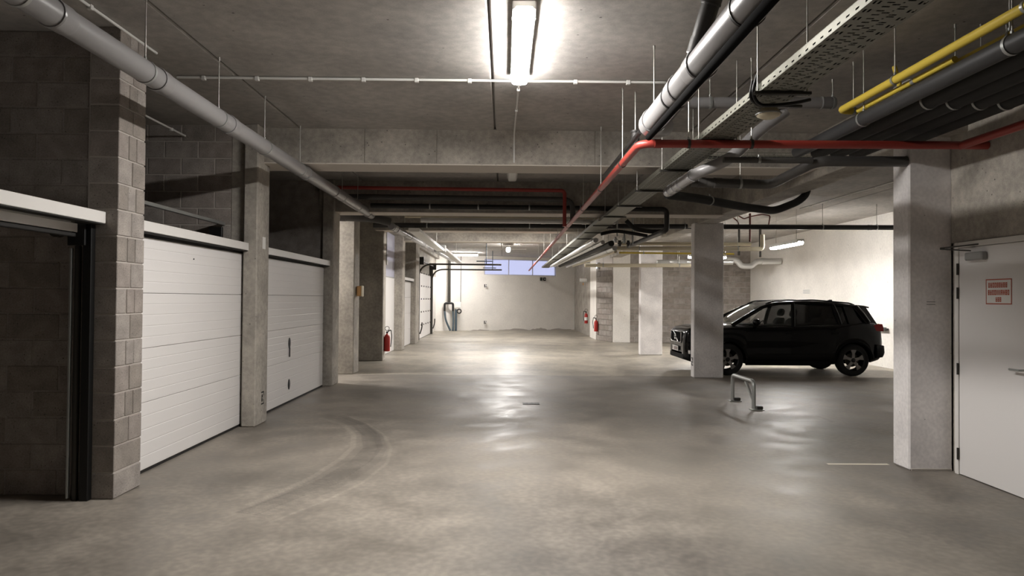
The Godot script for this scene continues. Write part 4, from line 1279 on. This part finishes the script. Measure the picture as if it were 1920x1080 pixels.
	part("tailgate", pane([Vector3(4.385, 0.72, -0.70), Vector3(4.385, 0.72, 0.70), Vector3(4.335, 1.15, 0.68), Vector3(4.335, 1.15, -0.68)], 0.03), M.car_paint, c)
	part("rear_bumper", skin([bumper_ring(4.20, 0.40, 0.30, 0.91), bumper_ring(4.36, 0.42, 0.26, 0.86), bumper_ring(4.45, 0.46, 0.20, 0.74)], true, true), M.car_trim, c)
	part("front_bumper", skin([bumper_ring(-0.01, 0.34, 0.10, 0.60), bumper_ring(0.06, 0.31, 0.13, 0.76), bumper_ring(0.25, 0.28, 0.12, 0.87)], true, true), M.car_trim, c)
	# nose
	var g := part("grille", box_mesh(Vector3(0.05, 0.23, 0.92), 0.02), M.black, c, Vector3(0.015, 0.815, 0))
	for i in 15:
		part("grille_bar", box_mesh(Vector3(0.012, 0.20, 0.008), 0.002), M.car_trim, g, Vector3(-0.028, 0, -0.42 + i * 0.06))
	part("grille_rim", tube_mesh([Vector3(-0.03, 0.12, -0.47), Vector3(-0.03, 0.12, 0.47), Vector3(-0.03, -0.09, 0.47), Vector3(-0.03, -0.125, 0.40), Vector3(-0.03, -0.125, -0.40), Vector3(-0.03, -0.09, -0.47), Vector3(-0.03, 0.12, -0.47)], 0.012, 8), M.car_chrome, g)
	part("grille_slash", tube_mesh([Vector3(-0.032, 0.115, -0.20), Vector3(-0.032, -0.115, 0.20)], 0.014, 8), M.car_chrome, g)
	part("emblem", tube_mesh(ring_path(Vector3(-0.045, 0, 0), 0.062, Vector3.UP, Vector3.BACK), 0.014, 8, false), M.car_chrome, g)
	var np := part("number_plate", box_mesh(Vector3(0.012, 0.11, 0.52), 0.003), M.paper, c, Vector3(-0.03, 0.545, 0))
	for i in 7:
		if i != 1:
			part("plate_character", box_mesh(Vector3(0.003, 0.07, 0.038), 0.0006), M.dark_red, np, Vector3(-0.007, 0, -0.20 + i * 0.066))
	part("air_intake", box_mesh(Vector3(0.04, 0.12, 1.0), 0.02), M.black, c, Vector3(0.02, 0.44, 0))
	# wheels
	for w in xw:
		for s in [-1.0, 1.0]:
			var wh := Node3D.new()
			wh.name = "wheel"
			c.add_child(wh, true)
			wh.position = Vector3(w, wy, s * 0.79)
			var ax := Vector3(0, 0, s)
			part("tyre", lathe([Vector2(0.235, -0.11), Vector2(0.30, -0.118), Vector2(0.335, -0.105), Vector2(0.352, -0.07), Vector2(0.352, 0.07), Vector2(0.335, 0.105), Vector2(0.30, 0.118), Vector2(0.238, 0.108), Vector2(0.235, 0.09)], ax, 36), M.tyre, wh)
			part("rim_barrel", lathe([Vector2(0.236, 0.10), Vector2(0.244, 0.108), Vector2(0.236, 0.112), Vector2(0.222, 0.09), Vector2(0.215, -0.09), Vector2(0.236, -0.10)], ax, 36), M.car_rim_dark, wh)
			part("brake_disc", lathe([Vector2(0.0, 0.02), Vector2(0.15, 0.02), Vector2(0.15, 0.0), Vector2(0.0, 0.0)], ax, 24), M.steel_dark, wh)
			for k in 5:
				var an := TAU * k / 5.0 + 0.3
				var u := Vector3(cos(an), sin(an), 0)
				var v := Vector3(-sin(an), cos(an), 0)
				part("spoke", prism_mesh([Vector2(0.04, -0.035), Vector2(0.14, -0.026), Vector2(0.225, -0.062), Vector2(0.232, 0.0), Vector2(0.225, 0.062), Vector2(0.14, 0.026), Vector2(0.04, 0.035)], Vector3(0, 0, s * 0.085), u, v, 0.03), M.car_rim, wh)
			part("hub_cap", lathe([Vector2(0.0, 0.112), Vector2(0.03, 0.11), Vector2(0.05, 0.10), Vector2(0.06, 0.07), Vector2(0.0, 0.06)], ax, 20), M.car_rim_dark, wh)
	# inside
	part("dashboard", box_mesh(Vector3(0.5, 0.16, 1.35), 0.05), M.seat, c, Vector3(1.45, 1.04, 0))
	part("steering_wheel", tube_mesh(ring_path(Vector3(1.82, 1.03, 0.36), 0.18, Vector3(0.35, 0.93, 0), Vector3.BACK), 0.016, 8, false), M.black, c)
	for s in [-1.0, 1.0]:
		for x in [2.45, 3.35]:
			var seat := part("seat", skin([seat_ring(x - 0.06, 0.72, 0.10, 0.24), seat_ring(x, 0.95, 0.09, 0.25), seat_ring(x + 0.08, 1.20, 0.065, 0.21), seat_ring(x + 0.10, 1.25, 0.04, 0.16)], true, true), M.seat, c, Vector3(0, 0, s * 0.36))
			part("headrest", skin([seat_ring(x + 0.10, 1.29, 0.03, 0.09), seat_ring(x + 0.11, 1.33, 0.05, 0.13), seat_ring(x + 0.13, 1.42, 0.045, 0.12), seat_ring(x + 0.14, 1.46, 0.02, 0.08)], true, true), M.seat, seat)
	part("rear_mirror", box_mesh(Vector3(0.03, 0.06, 0.22), 0.012), M.black, c, Vector3(1.62, 1.45, 0))

func seat_ring(x: float, y: float, t: float, w: float) -> Array:
	return [Vector3(x - t, y, -w * 0.8), Vector3(x - t, y, w * 0.8), Vector3(x, y, w), Vector3(x + t, y, w * 0.8), Vector3(x + t, y, -w * 0.8), Vector3(x, y, -w)]

func spoiler_ring(x: float, y: float, w: float, t: float) -> Array:
	return [Vector3(x, y, -w), Vector3(x, y + 0.012, 0), Vector3(x, y, w), Vector3(x, y - t, w), Vector3(x, y - t + 0.012, 0), Vector3(x, y - t, -w)]

func bumper_ring(x: float, y: float, h: float, w: float) -> Array:
	return [Vector3(x, y, -w * 0.96), Vector3(x, y, w * 0.96), Vector3(x, y + h * 0.3, w), Vector3(x, y + h, w * 0.97), Vector3(x, y + h, -w * 0.97), Vector3(x, y + h * 0.3, -w)]

# ==================================================================== small things
func extinguisher(at: Vector3, label: String, body: Material):
	var t := thing("fire_extinguisher", label, "fire extinguisher", at)
	if at.x > 0.0:
		t.rotation.y = PI
	part("cylinder", lathe([Vector2(0, 0), Vector2(0.07, 0.0), Vector2(0.078, 0.015), Vector2(0.078, 0.36), Vector2(0.06, 0.42), Vector2(0.025, 0.45), Vector2(0.02, 0.48), Vector2(0, 0.48)], Vector3.UP, 20), body, t)
	if at.z < -30.0:
		part("label_band", lathe([Vector2(0.0785, 0.14), Vector2(0.0795, 0.14), Vector2(0.0795, 0.28), Vector2(0.0785, 0.28)], Vector3.UP, 20), M.paper, t)
	part("valve", box_mesh(Vector3(0.05, 0.05, 0.05), 0.01), M.black, t, Vector3(0, 0.50, 0))
	part("lever", box_mesh(Vector3(0.14, 0.015, 0.022), 0.004), M.black, t, Vector3(0.05, 0.545, 0))
	part("hose", tube_mesh(fillet([Vector3(0.02, 0.51, 0), Vector3(0.10, 0.58, 0.02), Vector3(0.13, 0.40, 0.03), Vector3(0.10, 0.12, 0.03)], 0.08), 0.012, 8), M.black, t)
	part("wall_hook", tube_mesh(ring_path(Vector3(0, 0.60, 0), 0.055, Vector3.RIGHT, Vector3.UP), 0.008, 8, false), M.steel_dark, t)

func small_things():
	# parking hoop on the floor
	var t := thing("parking_hoop", "galvanised folding parking hoop standing on the floor before the car bay", "parking barrier")
	part("hoop", tube_mesh(fillet([V(3.75, 0.02, 11.52), V(3.75, 0.43, 11.52), V(3.77, 0.43, 10.60), V(3.77, 0.02, 10.60)], 0.09, 6), 0.030, 14), M.galv, t)
	part("brace", tube_mesh([V(3.77, 0.39, 10.95), V(3.77, 0.13, 10.60)], 0.022, 10), M.galv, t)
	for q in [[3.77, 11.52], [3.80, 10.60]]:
		slab("foot_plate", V(q[0] - 0.08, 0.0, q[1] - 0.07), V(q[0] + 0.11, 0.012, q[1] + 0.07), M.galv, t, 0.003)
		slab("hinge_block", V(q[0] + 0.01, 0.012, q[1] - 0.045), V(q[0] + 0.10, 0.06, q[1] + 0.045), M.steel_dark, t, 0.008)
	part("lock", lathe([Vector2(0, 0), Vector2(0.028, 0), Vector2(0.028, 0.045), Vector2(0, 0.05)], Vector3.UP, 14), M.galv, t, V(3.89, 0.012, 10.68))
	# floor drain
	t = thing("floor_drain", "small dark drain grate set in the concrete floor", "drain grate", V(0.43, 0.0, 11.1))
	part("frame", box_mesh(Vector3(0.27, 0.004, 0.20), 0.001), M.steel_dark, t, Vector3(0, 0.003, 0))
	part("opening", box_mesh(Vector3(0.25, 0.004, 0.17), 0.0), M.black, t, Vector3(0, 0.0045, 0))
	for i in 11:
		part("slat", box_mesh(Vector3(0.010, 0.008, 0.17), 0.002), M.steel_dark, t, Vector3(-0.115 + i * 0.023, 0.008, 0))
	# small fittings on the columns
	single("paper_note", box_mesh(Vector3(0.003, 0.155, 0.11), 0.0005), M.paper, "small white paper on the concrete column between two garage doors", "paper", V(-3.1385, 2.35, 9.20))
	t = thing("stencil_mark", "black bracketed stencil mark low on the concrete column", "stencil", V(-3.139, 0.335, 9.22))
	for q in [[0.075, 0.0, 0.018, 0.10], [-0.075, 0.0, 0.018, 0.10], [0.052, -0.045, 0.055, 0.015], [-0.052, -0.045, 0.055, 0.015], [0.026, 0.015, 0.040, 0.045], [-0.026, 0.018, 0.040, 0.045], [0.0, 0.03, 0.03, 0.015]]:
		part("stroke", box_mesh(Vector3(0.001, q[2], q[3]), 0.0), M.ink, t, Vector3(0, q[0], q[1]))
	t = thing("stencil_mark", "dark stencil mark low on the white column before the car nose", "stencil", V(4.0285, 0.34, 15.05))
	for q in [[0.07, 0.0, 0.02, 0.14], [0.035, 0.03, 0.04, 0.06], [-0.01, 0.0, 0.02, 0.14], [-0.045, -0.03, 0.04, 0.06], [-0.08, 0.0, 0.02, 0.14]]:
		part("stroke", box_mesh(Vector3(0.001, q[2], q[3]), 0.0), M.ink, t, Vector3(0, q[0], q[1]))
	for y in [2.54, 0.35]:
		t = thing("stencil_mark", "faint barred stencil %s on the wide concrete pier" % ("high" if y > 1.0 else "low"), "stencil", V(-3.2335, y, 15.45))
		for i in 4:
			part("stroke", box_mesh(Vector3(0.001, 0.014, 0.16), 0.0), M.grey_plastic, t, Vector3(0, 0.06 - i * 0.04, 0))
		for s in [-1, 1]:
			part("stroke", box_mesh(Vector3(0.001, 0.14, 0.014), 0.0), M.grey_plastic, t, Vector3(0, 0, s * 0.075))
	t = thing("call_point", "amber and clear plastic box on the edge of the wide concrete pier", "call point", V(-3.17, 1.79, 15.42))
	part("back_box", box_mesh(Vector3(0.10, 0.22, 0.16), 0.015), M.amber, t)
	part("clear_cover", box_mesh(Vector3(0.03, 0.24, 0.18), 0.012), M.beige, t, Vector3(0.065, 0, 0))
	t = thing("switch_box", "small white switch with its conduit beside the tall white door", "switch", V(-3.17, 2.6, 18.9))
	part("box", box_mesh(Vector3(0.06, 0.14, 0.09), 0.01), M.white_plastic, t)
	part("conduit", tube_mesh([Vector3(0, 0.07, 0), Vector3(0, 1.2, 0)], 0.014, 8), M.grey_plastic, t)
	extinguisher(V(-3.081, 0.24, 18.58), "red fire extinguisher hanging on the dark wall end", M.ext_red)
	extinguisher(V(3.72, 0.55, 32.0), "fire extinguisher with a white label on the shaded wall under the hanging sign", M.ext_red)
	extinguisher(V(3.71, 0.35, 28.45), "fire extinguisher without a label on the corner of the block wall", M.ext_red)
	t = thing("exit_sign", "small white sign plate hanging from the ceiling by the shaded wall", "sign", V(3.58, 2.52, 32.0))
	part("plate", box_mesh(Vector3(0.34, 0.14, 0.03), 0.006), M.white_plastic, t)
	part("hanger", tube_mesh([Vector3(0, 0.07, 0), Vector3(0, 1.33, 0)], 0.008, 8), M.rod, t)
	part("pendant_tag", box_mesh(Vector3(0.05, 0.10, 0.01), 0.003), M.amber, t, Vector3(0, -0.18, 0))
	t = thing("wall_plate", "small pale plate on the white wall above the car roof", "sign", V(9.4965, 1.94, 22.05))
	part("plate", box_mesh(Vector3(0.004, 0.14, 0.52), 0.001), M.paper, t)
	for y in [-0.045, 0.0, 0.045]:
		part("line", box_mesh(Vector3(0.001, 0.014, 0.46), 0.0), M.grey_plastic, t, Vector3(-0.0028, y, 0))
	t = thing("wall_bracket", "short dark bracket on the white wall behind the car tail", "bracket", V(9.44, 0.96, 17.5))
	part("arm", box_mesh(Vector3(0.10, 0.05, 0.45), 0.01), M.steel_dark, t)
	part("plate", box_mesh(Vector3(0.012, 0.09, 0.2), 0.003), M.steel_dark, t, Vector3(0.052, 0, 0))
	t = thing("bulkhead_light", "small lit bulkhead lamp on the corner of the block wall", "wall light", V(3.78, 3.0, 28.35))
	part("base", box_mesh(Vector3(0.10, 0.26, 0.14), 0.015), M.grey_plastic, t)
	var g := mat(c8(235, 238, 255), 0.4)
	g.emission_enabled = true
	g.emission = Color(0.9, 0.93, 1.0)
	g.emission_energy_multiplier = 3.0
	part("lamp_cover", box_mesh(Vector3(0.04, 0.20, 0.10), 0.015), g, t, Vector3(-0.07, 0, 0))
	var l := OmniLight3D.new()
	l.name = "bulkhead_glow"
	l.light_energy = 0.05
	l.light_color = Color(0.9, 0.93, 1.0)
	l.light_size = 0.05
	l.omni_range = 30.0
	l.omni_attenuation = 2.0
	l.shadow_enabled = true
	l.position = Vector3(-0.12, 0, 0)
	t.add_child(l)
	# note on the scuffed column
	t = thing("faded_note", "faded paper note on the scuffed white column", "paper", V(4.19, 1.62, 6.8585))
	part("sheet", box_mesh(Vector3(0.13, 0.17, 0.002), 0.0004), M.paint_col, t)
	for y in [0.03, 0.005]:
		part("line", box_mesh(Vector3(0.085, 0.008, 0.001), 0.0), M.grey_plastic, t, Vector3(-0.01, y, 0.0014))
